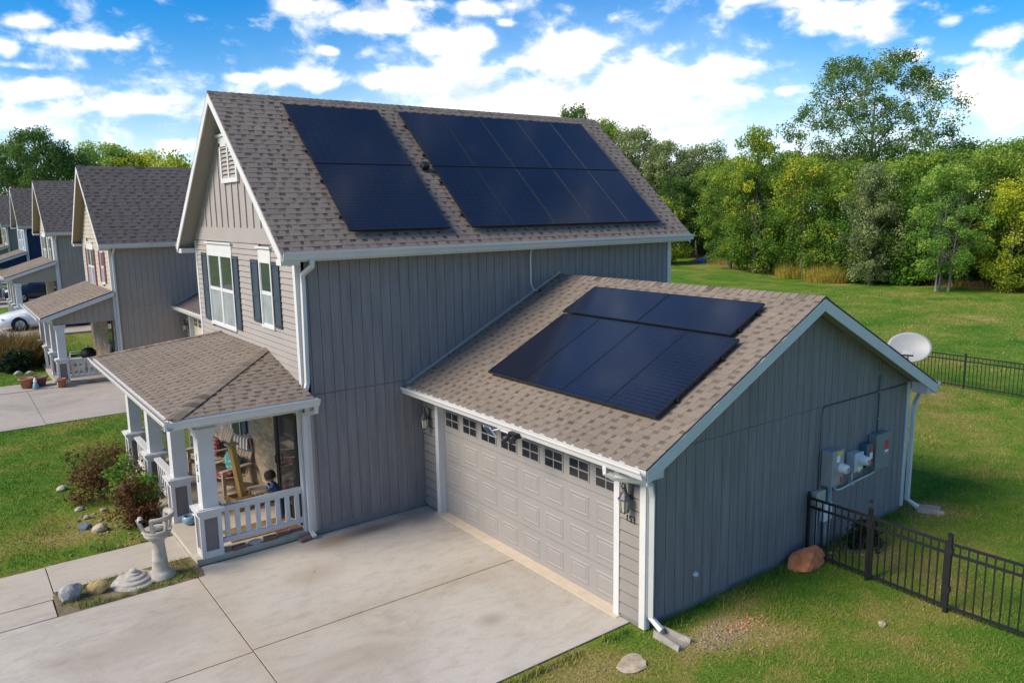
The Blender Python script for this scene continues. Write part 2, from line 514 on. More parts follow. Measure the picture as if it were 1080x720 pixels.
    def build(s, name, mat, parent=None, loc=None, bevel=0, fix=True):
        me = bpy.data.meshes.new(name)
        me.from_pydata(s.v, [], s.f)
        if fix:
            bm = bmesh.new(); bm.from_mesh(me)
            bmesh.ops.recalc_face_normals(bm, faces=bm.faces)
            bm.to_mesh(me); bm.free()
        a = me.attributes.new('rnd', 'FLOAT', 'FACE')
        a.data.foreach_set('value', np.array(s.r, dtype=np.float32))
        me.polygons.foreach_set('use_smooth', np.array(s.sm, dtype=bool))
        me.materials.append(MATS[mat] if isinstance(mat, str) else mat)
        o = bpy.data.objects.new(name, me)
        COL.objects.link(o)
        if parent is not None:
            o.parent = parent
        if loc is not None:
            o.location = loc
        if bevel:
            md = o.modifiers.new('bevel', 'BEVEL')
            md.width = bevel; md.segments = 2; md.limit_method = 'ANGLE'
        return o

def tag(o, label=None, cat=None, group=None, kind=None):
    if label: o['label'] = label
    if cat: o['category'] = cat
    if group: o['group'] = group
    if kind: o['kind'] = kind
    return o

def thing(name, label, cat, loc=(0, 0, 0), group=None, rotz=0):
    o = bpy.data.objects.new(name, None)
    o.empty_display_size = .2
    COL.objects.link(o)
    o.location = loc
    o.rotation_euler = (0, 0, rotz)
    return tag(o, label, cat, group)

def copy_thing(o, parent=None):
    c = o.copy()
    COL.objects.link(c)
    if parent is not None:
        c.parent = parent
    for ch in list(o.children):
        copy_thing(ch, c)
    return c

def smooth(a, b, x):
    t = min(1, max(0, (x - a) / (b - a)))
    return t * t * (3 - 2 * t)

def ground_z(x, y):
    return .45 * smooth(24, 31, y)

# ------------------------------------------------------------------ roofs
def shingle_rows(mb, O, U, V, Lv, ua, ub, e=.143, seed=1, wide=(.09, .22)):
    O, U, V = Vector(O), Vector(U).normalized(), Vector(V).normalized()
    N = U.cross(V)
    if N.z < 0: N = -N
    rg = random.Random(seed)
    n = int(math.ceil(Lv / e - 1e-6))
    for j in range(n):
        v0 = j * e; v1 = min(v0 + e + .012, Lv)
        vm = (v0 + v1) / 2
        a, b = ua(vm), ub(vm)
        u = a - rg.uniform(0, .3)
        wob = rg.uniform(-.003, .003)
        up = False
        while u < b:
            up = not up
            w = rg.uniform(*wide) if up else rg.uniform(wide[0] * .6, wide[0] * 1.5)
            s0, t0 = max(u, a), min(u + w, b)
            u += w
            if t0 - s0 < .015: continue
            h = .014 if up else .009
            f = v0 + wob - (.004 if up else 0)
            hb = .007 if up else .003
            P = [O + U * uu + V * vv + N * hh for uu, vv, hh in
                 ((s0, f, -.004), (t0, f, -.004), (s0, f, h), (t0, f, h), (s0, v1, hb), (t0, v1, hb), (s0, v1, -.004), (t0, v1, -.004))]
            rr = min(1, max(0, rg.gauss(.64, .08) if up else rg.gauss(.60, .08)))
            if up or v1 - v0 < e * .6:
                mb.add(P, [(0, 1, 3, 2), (2, 3, 5, 4), (0, 2, 4, 6), (1, 7, 5, 3)], rr)
            else:
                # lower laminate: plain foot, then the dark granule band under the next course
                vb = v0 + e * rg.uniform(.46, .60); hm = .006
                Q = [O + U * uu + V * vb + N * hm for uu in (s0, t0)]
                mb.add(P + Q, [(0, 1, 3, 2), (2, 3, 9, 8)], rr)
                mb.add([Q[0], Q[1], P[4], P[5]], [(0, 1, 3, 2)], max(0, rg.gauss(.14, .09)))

def caps_line(mb, A, B, da, db, w=.14, step=.15, seed=3):
    """overlapping ridge or hip cap shingles from A to B; da, db = downhill directions of the two slopes"""
    A, B, da, db = Vector(A), Vector(B), Vector(da).normalized(), Vector(db).normalized()
    L = (B - A).length; d = (B - A).normalized()
    up = Vector((0, 0, 1))
    rg = random.Random(seed)
    n = max(1, int(L / step))
    for i in range(n):
        t0 = i * L / n; t1 = (i + 1) * L / n + .02
        rr = min(1, max(0, rg.gauss(.5, .2)))
        p0 = A + d * t0 + up * .030; p1 = A + d * t1 + up * .018
        vs = [p0, p1, p0 + da * w, p1 + da * w, p0 + db * w, p1 + db * w]
        dn = -up * .014
        vs += [v + dn for v in vs]
        mb.add(vs, [(0, 1, 3, 2), (0, 4, 5, 1), (2, 3, 9, 8), (4, 10, 11, 5), (0, 2, 8, 6), (0, 6, 10, 4)], rr)

GUT = [(0, 0), (0, -.12), (.02, -.13), (.08, -.13), (.10, -.07), (.125, -.035), (.125, 0), (.113, 0), (.113, -.03), (.09, -.065), (.072, -.12), (.012, -.12), (.012, 0)]

def lap(mb, x, ylo, yhi, z0, z1, e, holes=(), sgn=-1, gap=.014):
    """horizontal lap boards on a wall at X = x facing -X; holes are (y0, y1, z0, z1)"""
    z = z0
    while z < z1 - 1e-4:
        za, zb = z, min(z + e, z1)
        segs = [(ylo(za), yhi(za), ylo(zb), yhi(zb))]
        cuts = sorted((h for h in holes if h[2] < zb - .01 and h[3] > za + .01), key=lambda h: h[0])
        out = []
        for a0, b0, a1, b1 in segs:
            for h in cuts:
                if h[0] > a0 and h[1] < b0:
                    out.append((a0, h[0], a1, h[0])); a0 = a1 = h[1]
            out.append((a0, b0, a1, b1))
        for a0, b0, a1, b1 in out:
            if b0 - a0 < .02 and b1 - a1 < .02: continue
            vs = [(x + sgn * .020, a0, za + gap), (x + sgn * .020, b0, za + gap), (x + sgn * .008, a1, zb), (x + sgn * .008, b1, zb),
                  (x - sgn * .008, a0, za + gap), (x - sgn * .008, b0, za + gap), (x - sgn * .008, a1, zb), (x - sgn * .008, b1, zb)]
            mb.add(vs, [(0, 1, 3, 2), (0, 4, 5, 1), (0, 2, 6, 4), (1, 5, 7, 3), (2, 3, 7, 6)])
        z = zb

def window(root, x, y0, y1, z0, z1, cols, sh=None, hdr=.22, shut='shutter_slate', name='window', cap=True, low='screen_glass'):
    """double-hung window on a wall facing -X"""
    f = MB()
    t = .055
    f.box(x - .035, y0, z0, x, y0 + t, z1); f.box(x - .035, y1 - t, z0, x, y1, z1)
    f.box(x - .035, y0 + t, z1 - t, x, y1 - t, z1); f.box(x - .045, y0 - .02, z0 - .05, x, y1 + .02, z0)
    w = f.build(name, 'white_trim', root)
    h = MB()
    h.box(x - .03, y0, z1, x, y1, z1 + hdr)
    if cap: h.box(x - .07, y0 - .09, z1 + hdr, x, y1 + .06, z1 + hdr + .035)
    h.build('header', 'white_trim', w)
    zm = (z0 + z1) / 2
    s = MB()
    cw = (y1 - y0 - 2 * t) / cols
    for c in range(1, cols):
        yc = y0 + t + cw * c
        s.box(x - .028, yc - .045, z0, x, yc + .045, z1 - t)
    for c in range(cols):
        a = y0 + t + cw * c + (.045 if c else 0); b = y0 + t + cw * (c + 1) - (.045 if c < cols - 1 else 0)
        s.box(x - .024, a, zm - .035, x, b, zm + .035)
        s.box(x - .020, a, z0, x, b, z0 + .035)
        s.box(x - .0205, a, z0, x, a + .02, z1 - t); s.box(x - .0205, b - .02, z0, x, b, z1 - t)
    s.build('sash', 'white_trim', w)
    p = MB(); p.box(x - .008, y0 + .01, zm, x + .030, y1 - .01, z1 - .01); p.build('pane', 'window_glass', w)
    p = MB(); p.box(x - .010, y0 + .01, z0 - .01, x + .030, y1 - .01, zm - .001); p.build('screen_pane', low, w)
    if sh:
        for a, b in sh:
            m = MB()
            q = .045
            m.box(x - .045, a, z0 + .02, x - .016, a + q, z1 - .01); m.box(x - .045, b - q, z0 + .02, x - .016, b, z1 - .01)
            for zz in (z0 + .02, zm - .1, z1 - .08):
                m.box(x - .045, a + q, zz, x - .016, b - q, zz + .07)
            z = z0 + .09
            while z < z1 - .09:
                m.add([(x - .040, a + q, z), (x - .040, b - q, z), (x - .022, a + q, z + .034), (x - .022, b - q, z + .034)], [(0, 1, 3, 2)])
                z += .036
            m.box(x - .022, a + q, z0 + .05, x - .016, b - q, z1 - .05)
            m.build('shutter', shut, root)
    return w

def main_block(root, M, W, L, ze, zr, of, ob, eo, seed, front='ours', windows=(), band=None, shut='shutter_slate', far=False):
    s = (zr - ze) / (W / 2 + eo)
    top = lambda y: ze + s * (min(y, W - y) + eo)
    zt = top(0) - .17
    # side wall facing -Y : vertical grooved boards
    b = MB()
    b.box(.012, .018, .12, L, .15, zt)
    step = .2034 if not far else .2034
    x = 0.0
    k = 0
    while x < L - .01:
        a, c = x + .005, min(x + step - .005, L)
        b.box(a, .006, .16, c, .018, 2.665)
        b.box(a, .000, 2.685, c, .018, zt)
        x += step; k += 1
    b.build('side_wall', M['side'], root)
    f = MB(); f.box(.02, .02, -.1, L - .02, .14, .158); f.build('foundation', 'foundation', root)
    f = MB(); f.box(.02, W - .14, -.1, L - .02, W - .02, .12); f.build('foundation', 'foundation', root)
    # far side and back
    b = MB(); b.box(.012, W - .15, .1, L, W, zt); b.build('far_wall', M['side'], root)
    b = MB(); b.prism([(.15, .1), (W - .15, .1), (W - .15, zt), (W / 2, top(W / 2) - .2), (.15, zt)], 'x', L - .15, L); b.build('back_wall', M['side'], root)
    # front wall
    b = MB(); b.prism([(.0, .1), (W, .1), (W, zt), (W / 2, top(W / 2) - .16), (.0, zt)], 'x', .040, .15)
    lo = lambda z: max(0, (z + .16 - ze) / s - eo); hi = lambda z: W - lo(z)
    holes = [(w[0], w[1], w[2] - .05, w[3] + .25) for w in windows]
    if front == 'ours':
        lap(b, 0, lo, hi, 2.7, 5.36, .115, holes)
    else:
        lap(b, 0, lo, hi, 2.7, zr - .35, .16, holes)
    b.build('front_wall', M['front'], root)
    if front == 'ours':
        g = MB(); g.prism([(lo(5.36), 5.36), (hi(5.36), 5.36), (hi(5.66), 5.66), (lo(5.66), 5.66)], 'x', -.022, .030)
        g.build('frieze_board', M['front'], root)
        g = MB(); g.prism([(lo(5.66), 5.66), (hi(5.66), 5.66), (W / 2 + .05, top(W / 2) - .2), (W / 2 - .05, top(W / 2) - .2)], 'x', -.006, .030)
        y = 1.18
        while y < W - .8:
            zz = top(y) - .17
            if zz > 5.8: g.box(-.030, y - .022, 5.66, -.006, y + .022, zz)
            y += .4055
        g.build('gable_wall', M['front'], root)
        v = MB()
        y0, y1, z0, z1 = 2.66, 3.72, 6.66, 7.38
        ym = (y0 + y1) / 2
        for a, c in ((y0, y0 + .09), (y1 - .09, y1), (ym - .035, ym + .035)): v.box(-.06, a, z0, -.012, c, z1)
        v.box(-.06, y0, z0 - .09, -.012, y1, z0); v.box(-.06, y0, z1 - .08, -.012, y1, z1 + .12)
        v.box(-.09, y0 - .1, z1 + .12, -.012, y1 + .1, z1 + .17)
        vt = v.build('gable_vent', 'white_trim', root)
        v = MB()
        for a, c in ((y0 + .09, ym - .035), (ym + .035, y1 - .09)):
            z = z0
            while z < z1 - .09:
                v.add([(-.052, a, z), (-.052, c, z), (-.018, a, z + .075), (-.018, c, z + .075), (-.052, a, z + .008), (-.052, c, z + .008)], [(0, 1, 3, 2), (0, 1, 5, 4), (4, 5, 3, 2)])
                z += .085
        v.build('louvre', 'siding_front', vt)
    for w in windows:
        window(root, 0, w[0], w[1], w[2], w[3], w[4], w[5], shut=shut)
    # corner boards
    c = MB(); c.box(-.024, -.012, 2.6 if front == 'ours' else .1, 0.0, .10, ze - .05); c.box(0, -.018, .1, .09, .004, ze + .02)
    c.build('corner_trim', 'white_trim', root)
    c = MB(); c.box(-.024, W - .10, .1, 0, W + .012, ze + .05); c.build('corner_trim', 'white_trim', root)
    c = MB(); c.box(L - .09, -.02, .1, L + .02, .0, zt + .02); c.build('corner_trim', 'white_trim', root)
    # roof
    r = MB()
    ct = 1 / math.hypot(1, s)
    Lv = (W / 2 + eo) / ct
    Lu = L + of + ob
    for side in (0, 1):
        y0 = -eo if side == 0 else W + eo
        V = Vector((0, ct if side == 0 else -ct, s * ct))
        th = .10
        pl = [(y0, ze - .022), (W / 2, zr - .022), (W / 2, zr - .022 - th), (y0, ze - .022 - th)]
        r.prism(pl, 'x', -of, L + ob, .2)
        ee = .143 if not far else .19
        dz = Vector((0, 0, -.016))
        O = Vector((-of - .02, y0 + (-.02 if side == 0 else .02), ze - .02 * s)) + dz
        if side == 0 or not far:
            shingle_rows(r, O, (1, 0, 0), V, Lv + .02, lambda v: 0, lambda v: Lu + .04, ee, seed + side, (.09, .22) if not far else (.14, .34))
    caps_line(r, (-of - .02, W / 2, zr - .025), (L + ob + .02, W / 2, zr - .025), (0, -ct, -s * ct), (0, ct, -s * ct), .15, .15 if not far else .4, seed)
    r.build('roof', M['roof'], root)
    # rake boards
    for xa, xb in ((-of - .026, -of - .001), (L + ob + .001, L + ob + .026)):
        k = MB()
        for sd in (0, 1):
            yy = (lambda y: y) if sd == 0 else (lambda y: W - y)
            k.prism([(yy(-eo), ze - .045), (yy(W / 2), zr - .045), (yy(W / 2), zr - .045 - .19), (yy(-eo), ze - .045 - .19)], 'x', xa, xb)
        k.build('rake_board', 'white_trim', root)
    # eave returns
    for yy in ((-eo, .0), (W, W + eo)):
        k = MB(); k.box(-of, yy[0], ze - .235, -.03, yy[1], ze - .13); k.build('eave_return', 'white_trim', root)
    # soffits
    k = MB()
    for xa, xb in ((-of, .0), (L, L + ob)):
        for sd in (0, 1):
            yy = (lambda y: y) if sd == 0 else (lambda y: W - y)
            k.prism([(yy(-eo + .02), ze - .126), (yy(W / 2), zr - .126 - .02 * s), (yy(W / 2), zr - .15 - .02 * s), (yy(-eo + .02), ze - .15)], 'x', xa, xb)
    k.box(0, -eo + .01, ze - .17, L, .0, ze - .145); k.box(0, W, ze - .17, L, W + eo - .01, ze - .145)
    k.build('soffit', M['soffit'], root)
    # gutters
    for sd in (0, 1):
        k = MB()
        pl = [((-eo - .012 - d) if sd == 0 else (W + eo + .012 + d), ze - .012 + z) for d, z in GUT]
        k.prism(pl, 'x', -of - .02, L + ob + .02)
        y = -eo if sd == 0 else W + eo
        k.box(-of, y - .012, ze - .18, L + ob, y + .0, ze - .03)
        k.build('gutter', 'gutter_white', root)
    return s

def downspout(root, pts, r=.05, name='downspout'):
    m = MB(); m.tube(pts, r, 4, smooth=False, sq=(1, 0, 0)); return m.build(name, 'gutter_white', root)

def garage_block(root, M, seed, door_mat='door_paint', far=False):
    gx, gW, gL, ov = 2.449, 6.078, 7.176, .324
    xe, ze, zr = 2.092, 2.571, 4.515
    xm = gx + gL / 2; xb = gx + gL
    s = (zr - ze) / (xm - xe)
    top = lambda x: ze + s * (min(x, 2 * xm - x) - xe)
    yo = -gW - ov
    # front wall
    b = MB()
    b.box(gx + .05, -.56, .1, gx + .15, -.012, 2.5); b.box(gx + .05, -gW + .02, .1, gx + .15, -5.51, 2.5); b.box(gx + .05, -5.51, 2.30, gx + .15, -.56, 2.5)
    lap(b, gx, lambda z: -.49, lambda z: -.012, .06, 2.44, .185, gap=.020)
    lap(b, gx, lambda z: -gW, lambda z: -5.58, .06, 2.44, .185, gap=.020)
    b.build('garage_front_wall', M['gar'], root)
    # gable wall facing -Y
    g = MB()
    zt = lambda x: top(x) - .17
    g.prism([(gx, .1), (xb, .1), (xb, zt(xb)), (xm, zt(xm)), (gx, zt(gx))], 'y', -gW + .018, -gW + .15)
    x = gx; st = .2034
    while x < xb - .02:
        a, c = x + .005, min(x + st - .005, xb)
        g.box(a, -gW + .006, .10, c, -gW + .018, 2.56)
        m = [(a, 2.575), (c, 2.575)]
        if a < xm < c: m += [(c, zt(c)), (xm, zt(xm)), (a, zt(a))]
        else: m += [(c, zt(c)), (a, zt(a))]
        if zt(a) > 2.6 or zt(c) > 2.6:
            g.prism(m, 'y', -gW, -gW + .018)
        x += st
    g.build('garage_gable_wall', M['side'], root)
    f = MB(); f.box(gx + .02, -gW + .03, -.1, xb - .02, -gW + .14, .11); f.box(xb - .14, -gW + .14, -.1, xb - .02, -.02, .11); f.box(gx + .006, -gW + .03, -.1, gx + .14, -5.585, .078); 
    f.build('garage_foundation', 'foundation', root)
    f = MB(); f.box(gx + .006, -.480, -.1, gx + .14, -.02, .078); f.build('garage_foundation', 'foundation', root)
    b = MB(); b.box(xb - .15, -gW + .15, .1, xb, 0, zt(xb)); b.build('garage_back_wall', M['side'], root)
    # corner boards
    c = MB(); c.box(gx - .026, -gW - .012, .02, gx - .0, -gW + .10, 2.46); c.box(gx, -gW - .02, .02, gx + .07, -gW + .002, 2.5); c.build('corner_trim', 'white_trim', root)
    c = MB(); c.box(xb - .10, -gW - .02, .1, xb + .012, -gW + .002, zt(xb)); c.build('corner_trim', 'white_trim', root)
    # door surround
    c = MB()
    c.box(gx - .03, -.60, .02, gx + .16, -.488, 2.26); c.box(gx - .03, -5.578, .02, gx + .16, -5.468, 2.26)
    c.box(gx - .03, -5.578, 2.262, gx + .16, -.488, 2.42)
    c.build('door_surround', 'white_trim', root)
    # sectional door
    xd = gx + .115
    d = MB()
    y0, y1 = -5.468, -.602
    hs = .555
    for i in range(4):
        za = .03 + i * hs
        d.box(xd, y0, za + .004, xd + .045, y1, za + hs - .004)
    cw = .5925
    yc = [-.602 - .05 - cw * (i + .5) - .012 for i in range(8)]
    yc = [-.602 - (4.866 / 8) * (i + .5) for i in range(8)]
    for i in range(3):
        for y in yc:
            za = .03 + i * hs + .10; zb = za + .345; a, c2 = y - .225, y + .225
            # embossed raised panel : outer groove slope and inner field
            o = [(xd - .001, a, za), (xd - .001, c2, za), (xd - .001, c2, zb), (xd - .001, a, zb)]
            q = .022; n = [(xd - .012, a + q, za + q), (xd - .012, c2 - q, za + q), (xd - .012, c2 - q, zb - q), (xd - .012, a + q, zb - q)]
            q = .06; p = [(xd - .002, a + q, za + q), (xd - .002, c2 - q, za + q), (xd - .002, c2 - q, zb - q), (xd - .002, a + q, zb - q)]
            q = .075; p2 = [(xd - .010, a + q, za + q), (xd - .010, c2 - q, za + q), (xd - .010, c2 - q, zb - q), (xd - .010, a + q, zb - q)]
            fs = []
            for lv in range(3):
                fs += [(lv * 4 + k, lv * 4 + (k + 1) % 4, lv * 4 + 4 + (k + 1) % 4, lv * 4 + 4 + k) for k in range(4)]
            fs.append((12, 13, 14, 15))
            d.add(o + n + p + p2, fs)
    dr = d.build('garage_door', door_mat, root, fix=False)
    for y in yc:
        a, c2, za, zb = y - .215, y + .215, 1.825, 2.105
        g2 = MB(); g2.box(xd - .006, a, za, xd + .002, c2, zb)
        dw = g2.build('door_window', 'garage_glass', dr)
        q = MB()
        q.box(xd - .014, y - .010, za, xd - .004, y + .010, zb); q.box(xd - .0135, a, (za + zb) / 2 - .010, xd - .004, c2, (za + zb) / 2 + .010)
        for (aa, cc, z0, z1) in ((a - .02, a, za - .02, zb + .02), (c2, c2 + .02, za - .02, zb + .02), (a, c2, za - .02, za), (a, c2, zb, zb + .02)):
            q.box(xd - .013, aa, z0, xd, cc, z1)
        q.build('muntin', door_mat, dw)
    t = MB(); t.box(gx - .10, -5.60, -.02, gx + .2, -.47, .032); t.build('door_threshold', 'threshold', root)
    # roof
    r = MB()
    ct = 1 / math.hypot(1, s)
    Lv = (xm - xe) / ct
    for sd in (0, 1):
        xx = (lambda x: x) if sd == 0 else (lambda x: 2 * xm - x)
        r.prism([(xx(xe), ze - .022), (xx(xm), zr - .022), (xx(xm), zr - .122), (xx(xe), ze - .122)], 'y', yo, -.001, .2)
        V = Vector((ct if sd == 0 else -ct, 0, s * ct))
        if sd == 0 or not far:
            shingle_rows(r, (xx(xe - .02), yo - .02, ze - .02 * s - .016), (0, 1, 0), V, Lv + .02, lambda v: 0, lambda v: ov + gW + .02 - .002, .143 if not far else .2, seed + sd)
    caps_line(r, (xm, yo - .02, zr - .025), (xm, -.002, zr - .025), (-ct, 0, -s * ct), (ct, 0, -s * ct), .15, .15, seed)
    r.build('garage_roof', M['groof'], root)
    # step flashing against the house wall
    k = MB(); k.prism([(xe + .02, ze + .012), (xm, zr + .012), (xm, zr + .07), (xe + .02, ze + .07)], 'y', -.022, -.004); k.build('flashing', 'taupe_metal', root)
    for ya, yb in ((yo - .026, yo - .001),):
        k = MB()
        for sd in (0, 1):
            xx = (lambda x: x) if sd == 0 else (lambda x: 2 * xm - x)
            k.prism([(xx(xe), ze - .045), (xx(xm), zr - .045), (xx(xm), zr - .235), (xx(xe), ze - .235)], 'y', ya, yb)
        k.build('rake_board', 'white_trim', root)
    k = MB()
    for sd in (0, 1):
        xx = (lambda x: x) if sd == 0 else (lambda x: 2 * xm - x)
        k.prism([(xx(xe + .02), ze - .126), (xx(xm), zr - .126 - .02 * s), (xx(xm), zr - .15 - .02 * s), (xx(xe + .02), ze - .15)], 'y', yo, -gW)
    k.box(xe + .01, -gW, 2.425, gx + .0, 0, 2.445); k.box(xb, -gW, 2.425, 2 * xm - xe - .01, 0, 2.445)
    k.build('soffit', M['soffit'], root)
    for sd in (0, 1):
        xx = (lambda x: x) if sd == 0 else (lambda x: 2 * xm - x)
        k = MB(); k.prism([(xx(xe - .002), ze - .20), (xx(gx - .02), ze - .20), (xx(gx - .02), top(gx) - .16), (xx(xe - .002), ze - .06)], 'y', yo, -gW - .03); k.build('eave_return', 'porch_white', root)
        k = MB()
        k.prism([(xx(xe - .012 - d), ze - .012 + z) for d, z in GUT], 'y', yo - .02, -.005)
        a, c = sorted((xx(xe - .012), xx(xe)))
        k.box(a, yo, ze - .18, c, -.005, ze - .03)
        k.build('gutter', 'gutter_white', root)

def column(root, x0, y0, zb=.12, ztop=2.40, w=.36):
    """porch column: panelled pedestal, cap, shaft, capital"""
    m = MB()
    sx = .055
    m.box(x0 + .08, y0 + .04, 1.0, x0 + w - .02, y0 + w - .04, ztop - .16)
    c = m.build('porch_column', 'porch_white', root)
    m = MB()
    # pedestal as corner posts and rails around recessed panels
    for a in (x0, x0 + w - .07):
        for b in (y0, y0 + w - .07):
            m.box(a, b, zb, a + .07, b + .07, .90)
    for z0, z1 in ((zb, zb + .12), (.82, .90)):
        m.box(x0 + .07, y0 + .002, z0, x0 + w - .07, y0 + .07, z1); m.box(x0 + .07, y0 + w - .07, z0, x0 + w - .07, y0 + w - .002, z1)
        m.box(x0 + .002, y0 + .07, z0, x0 + .07, y0 + w - .07, z1); m.box(x0 + w - .07, y0 + .07, z0, x0 + w - .002, y0 + w - .07, z1)
    m.build('pedestal', 'porch_white', c)
    m = MB(); m.box(x0 + .02, y0 + .02, zb + .05, x0 + w - .02, y0 + w - .02, .86); m.build('pedestal_panel', 'pedestal_panel', c)
    m = MB(); m.box(x0 - .035, y0 - .035, .90, x0 + w + .035, y0 + w + .035, .945); m.box(x0 - .05, y0 - .05, .945, x0 + w + .05, y0 + w + .05, .985); m.box(x0 - .01, y0 - .01, .985, x0 + w + .01, y0 + w + .01, 1.0)
    m.build('pedestal_cap', 'porch_white', c)
    m = MB(); m.box(x0 + .05, y0 + .01, ztop - .16, x0 + w + .01, y0 + w - .01, ztop - .06); m.box(x0 + .03, y0 - .01, ztop - .06, x0 + w + .03, y0 + w + .01, ztop)
    m.build('capital', 'porch_white', c)
    return c

def railing(root, p, q, zlo=.26, zhi=.92, n=8, bw=.085):
    """porch railing from p to q (xy)"""
    p, q = Vector((p[0], p[1], 0)), Vector((q[0], q[1], 0))
    m = MB()
    for z, h, w in ((zhi - .03, .045, .13), (zhi - .085, .06, .06), (zlo + .045, .09, .06)):
        m.bar(p + Vector((0, 0, z)), q + Vector((0, 0, z)), w, h)
    r = m.build('railing', 'porch_white', root)
    for i in range(n):
        c = p.lerp(q, (i + .5) / n)
        b = MB(); b.bar(c + Vector((0, 0, zlo + .09)), c + Vector((0, 0, zhi - .115)), bw, .03, up=(q - p).cross(Vector((0, 0, 1))))
        b.build('baluster', 'porch_white', r)
    return r

FONT = {}
def text_mb(txt, size, depth, M4):
    cu = bpy.data.curves.new('txt', 'FONT')
    cu.body = txt; cu.size = size; cu.extrude = depth; cu.align_x = 'CENTER'
    o = bpy.data.objects.new('txt', cu)
    COL.objects.link(o)
    dg = bpy.context.evaluated_depsgraph_get()
    me = o.evaluated_get(dg).to_mesh()
    m = MB(); m.add([M4 @ v.co for v in me.vertices], [tuple(p.vertices) for p in me.polygons])
    o.evaluated_get(dg).to_mesh_clear()
    bpy.data.objects.remove(o); bpy.data.curves.remove(cu)
    return m
# +X of the text along -Y, +Y of the text up, front towards -X
FACE_MX = Matrix(((0, 0, -1, 0), (-1, 0, 0, 0), (0, 1, 0, 0), (0, 0, 0, 1)))

# ================================================================== our house
house = thing('house', 'large taupe two storey house with garage and solar panels', 'house')
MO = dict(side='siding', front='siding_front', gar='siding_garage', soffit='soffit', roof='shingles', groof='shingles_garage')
WIN = [(3.52, 5.33, 3.50, 5.08, 2, [(3.12, 3.49), (5.37, 5.80)]), (1.17, 1.84, 3.80, 5.06, 1, [(.75, 1.14), (1.89, 2.30)])]
W0, L0 = 6.326, 9.603
main_block(house, MO, W0, L0, 5.283, 8.345, .339, .374, .312, 11, 'ours', WIN)
garage_block(house, MO, 31)
# roof vent
m = MB(); m.obox((3.5, 1.40, 6.87), (.075, 0, 0), (0, .057, .05), (0, -.045, .05)); m.build('roof_vent', 'black_plastic', house, bevel=.01)
# porch
pz0, pz1 = 2.757, 3.329
xe, yeR, yeL = -2.351, -.499, 6.62
yhR, yhL = 1.80, 4.72
def porch(root):
    s = (pz1 - pz0) / -xe
    ct = 1 / math.hypot(1, s)
    r = MB()
    th = .09
    A, B, C, D = (xe, yeR, pz0), (xe, yeL, pz0), (0, yhL, pz1), (0, yhR, pz1)
    E, F = (-.002, yeR, pz0), (-.002, yeL, pz0)
    lift = -.02
    vs = [(p[0], p[1], p[2] + lift) for p in (A, B, C, D, E, F)] + [(p[0], p[1], pz0 - th) for p in (A, B, C, D, E, F)]
    r.add(vs, [(0, 1, 2, 3), (0, 3, 4), (1, 5, 2), (6, 7, 1, 0), (6, 0, 4, 10), (7, 11, 5, 1), (6, 10, 11, 7)], .3)
    Vf = Vector((ct, 0, s * ct)); Lv = -xe / ct
    kR = (yhR - yeR) / Lv; kL = (yeL - yhL) / Lv
    O = Vector((xe - .02, 0, pz0 - .016))
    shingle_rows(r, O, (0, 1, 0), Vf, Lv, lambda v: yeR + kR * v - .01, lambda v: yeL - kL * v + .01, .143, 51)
    # hip ends
    for sd in (0, 1):
        ye, yh = (yeR, yhR) if sd == 0 else (yeL, yhL)
        run = abs(yh - ye); h = pz1 - pz0
        c2 = run / math.hypot(run, h)
        V = Vector((0, math.copysign(c2, yh - ye), h / math.hypot(run, h)))
        Lh = math.hypot(run, h)
        shingle_rows(r, (0, ye - math.copysign(.02, yh - ye), pz0 - .016), (1, 0, 0), V, Lh, lambda v: xe - xe * v / Lh - .01, lambda v: -.004, .143, 60 + sd)
    caps_line(r, (xe, yeR, pz0 - .005), (-.01, yhR, pz1 - .005), (-.7, .7, -.17), (.7, -.7, -.17), .13, .16, 5)
    caps_line(r, (xe, yeL, pz0 - .005), (-.01, yhL, pz1 - .005), (-.7, -.7, -.17), (.7, .7, -.17), .13, .16, 6)
    r.build('porch_roof', 'shingles_garage', root)
    # gutters
    k = MB(); k.prism([(xe - .012 - d, pz0 - .012 + z) for d, z in GUT], 'y', yeR - .13, yeL + .13); k.box(xe - .012, yeR, pz0 - .17, xe, yeL, pz0 - .03); k.build('porch_gutter', 'gutter_white', root)
    k = MB(); k.prism([(yeR - .012 - d, pz0 - .014 + z) for d, z in GUT], 'x', xe - .13, .06); k.box(xe, yeR - .012, pz0 - .17, .06, yeR, pz0 - .03); k.build('porch_gutter', 'gutter_white', root)
    k = MB(); k.box(xe + .01, yeR + .01, 2.60, -.01, yeL - .01, 2.63); k.build('porch_ceiling', 'soffit', root)
    k = MB(); k.box(-1.86, .04, 2.40, -1.62, 6.30, 2.598); k.box(-1.62, .04, 2.402, -.002, .26, 2.597); k.build('porch_beam', 'porch_white', root)
    k = MB(); k.box(-2.03, .06, -.1, 0, 6.42, .118); k.build('porch_slab', 'path_concrete', root)
    cols = [column(root, -1.94, y) for y in (.02, 2.0, 4.0, 6.0)]
    railing(root, (-1.76, 2.40), (-1.76, 3.96), n=9)
    railing(root, (-1.76, 4.40), (-1.76, 5.96), n=9)
    railing(root, (-1.54, .17), (-.10, .17), n=8, zlo=.27, zhi=.95)
    railing(root, (-1.54, 6.18), (-.05, 6.18), n=8)
    k = MB(); k.box(-.10, .02, .118, -.026, .16, 2.40); k.build('corner_post', 'porch_white', root)
    # digits down the -X face of the first column
    for i, ch in enumerate('153'):
        M4 = Matrix.Translation((-1.8615, .20, 1.82 - i * .19)) @ FACE_MX
        text_mb(ch, .17, .006, M4).build('house_number', 'black_metal', cols[0])
porch(house)
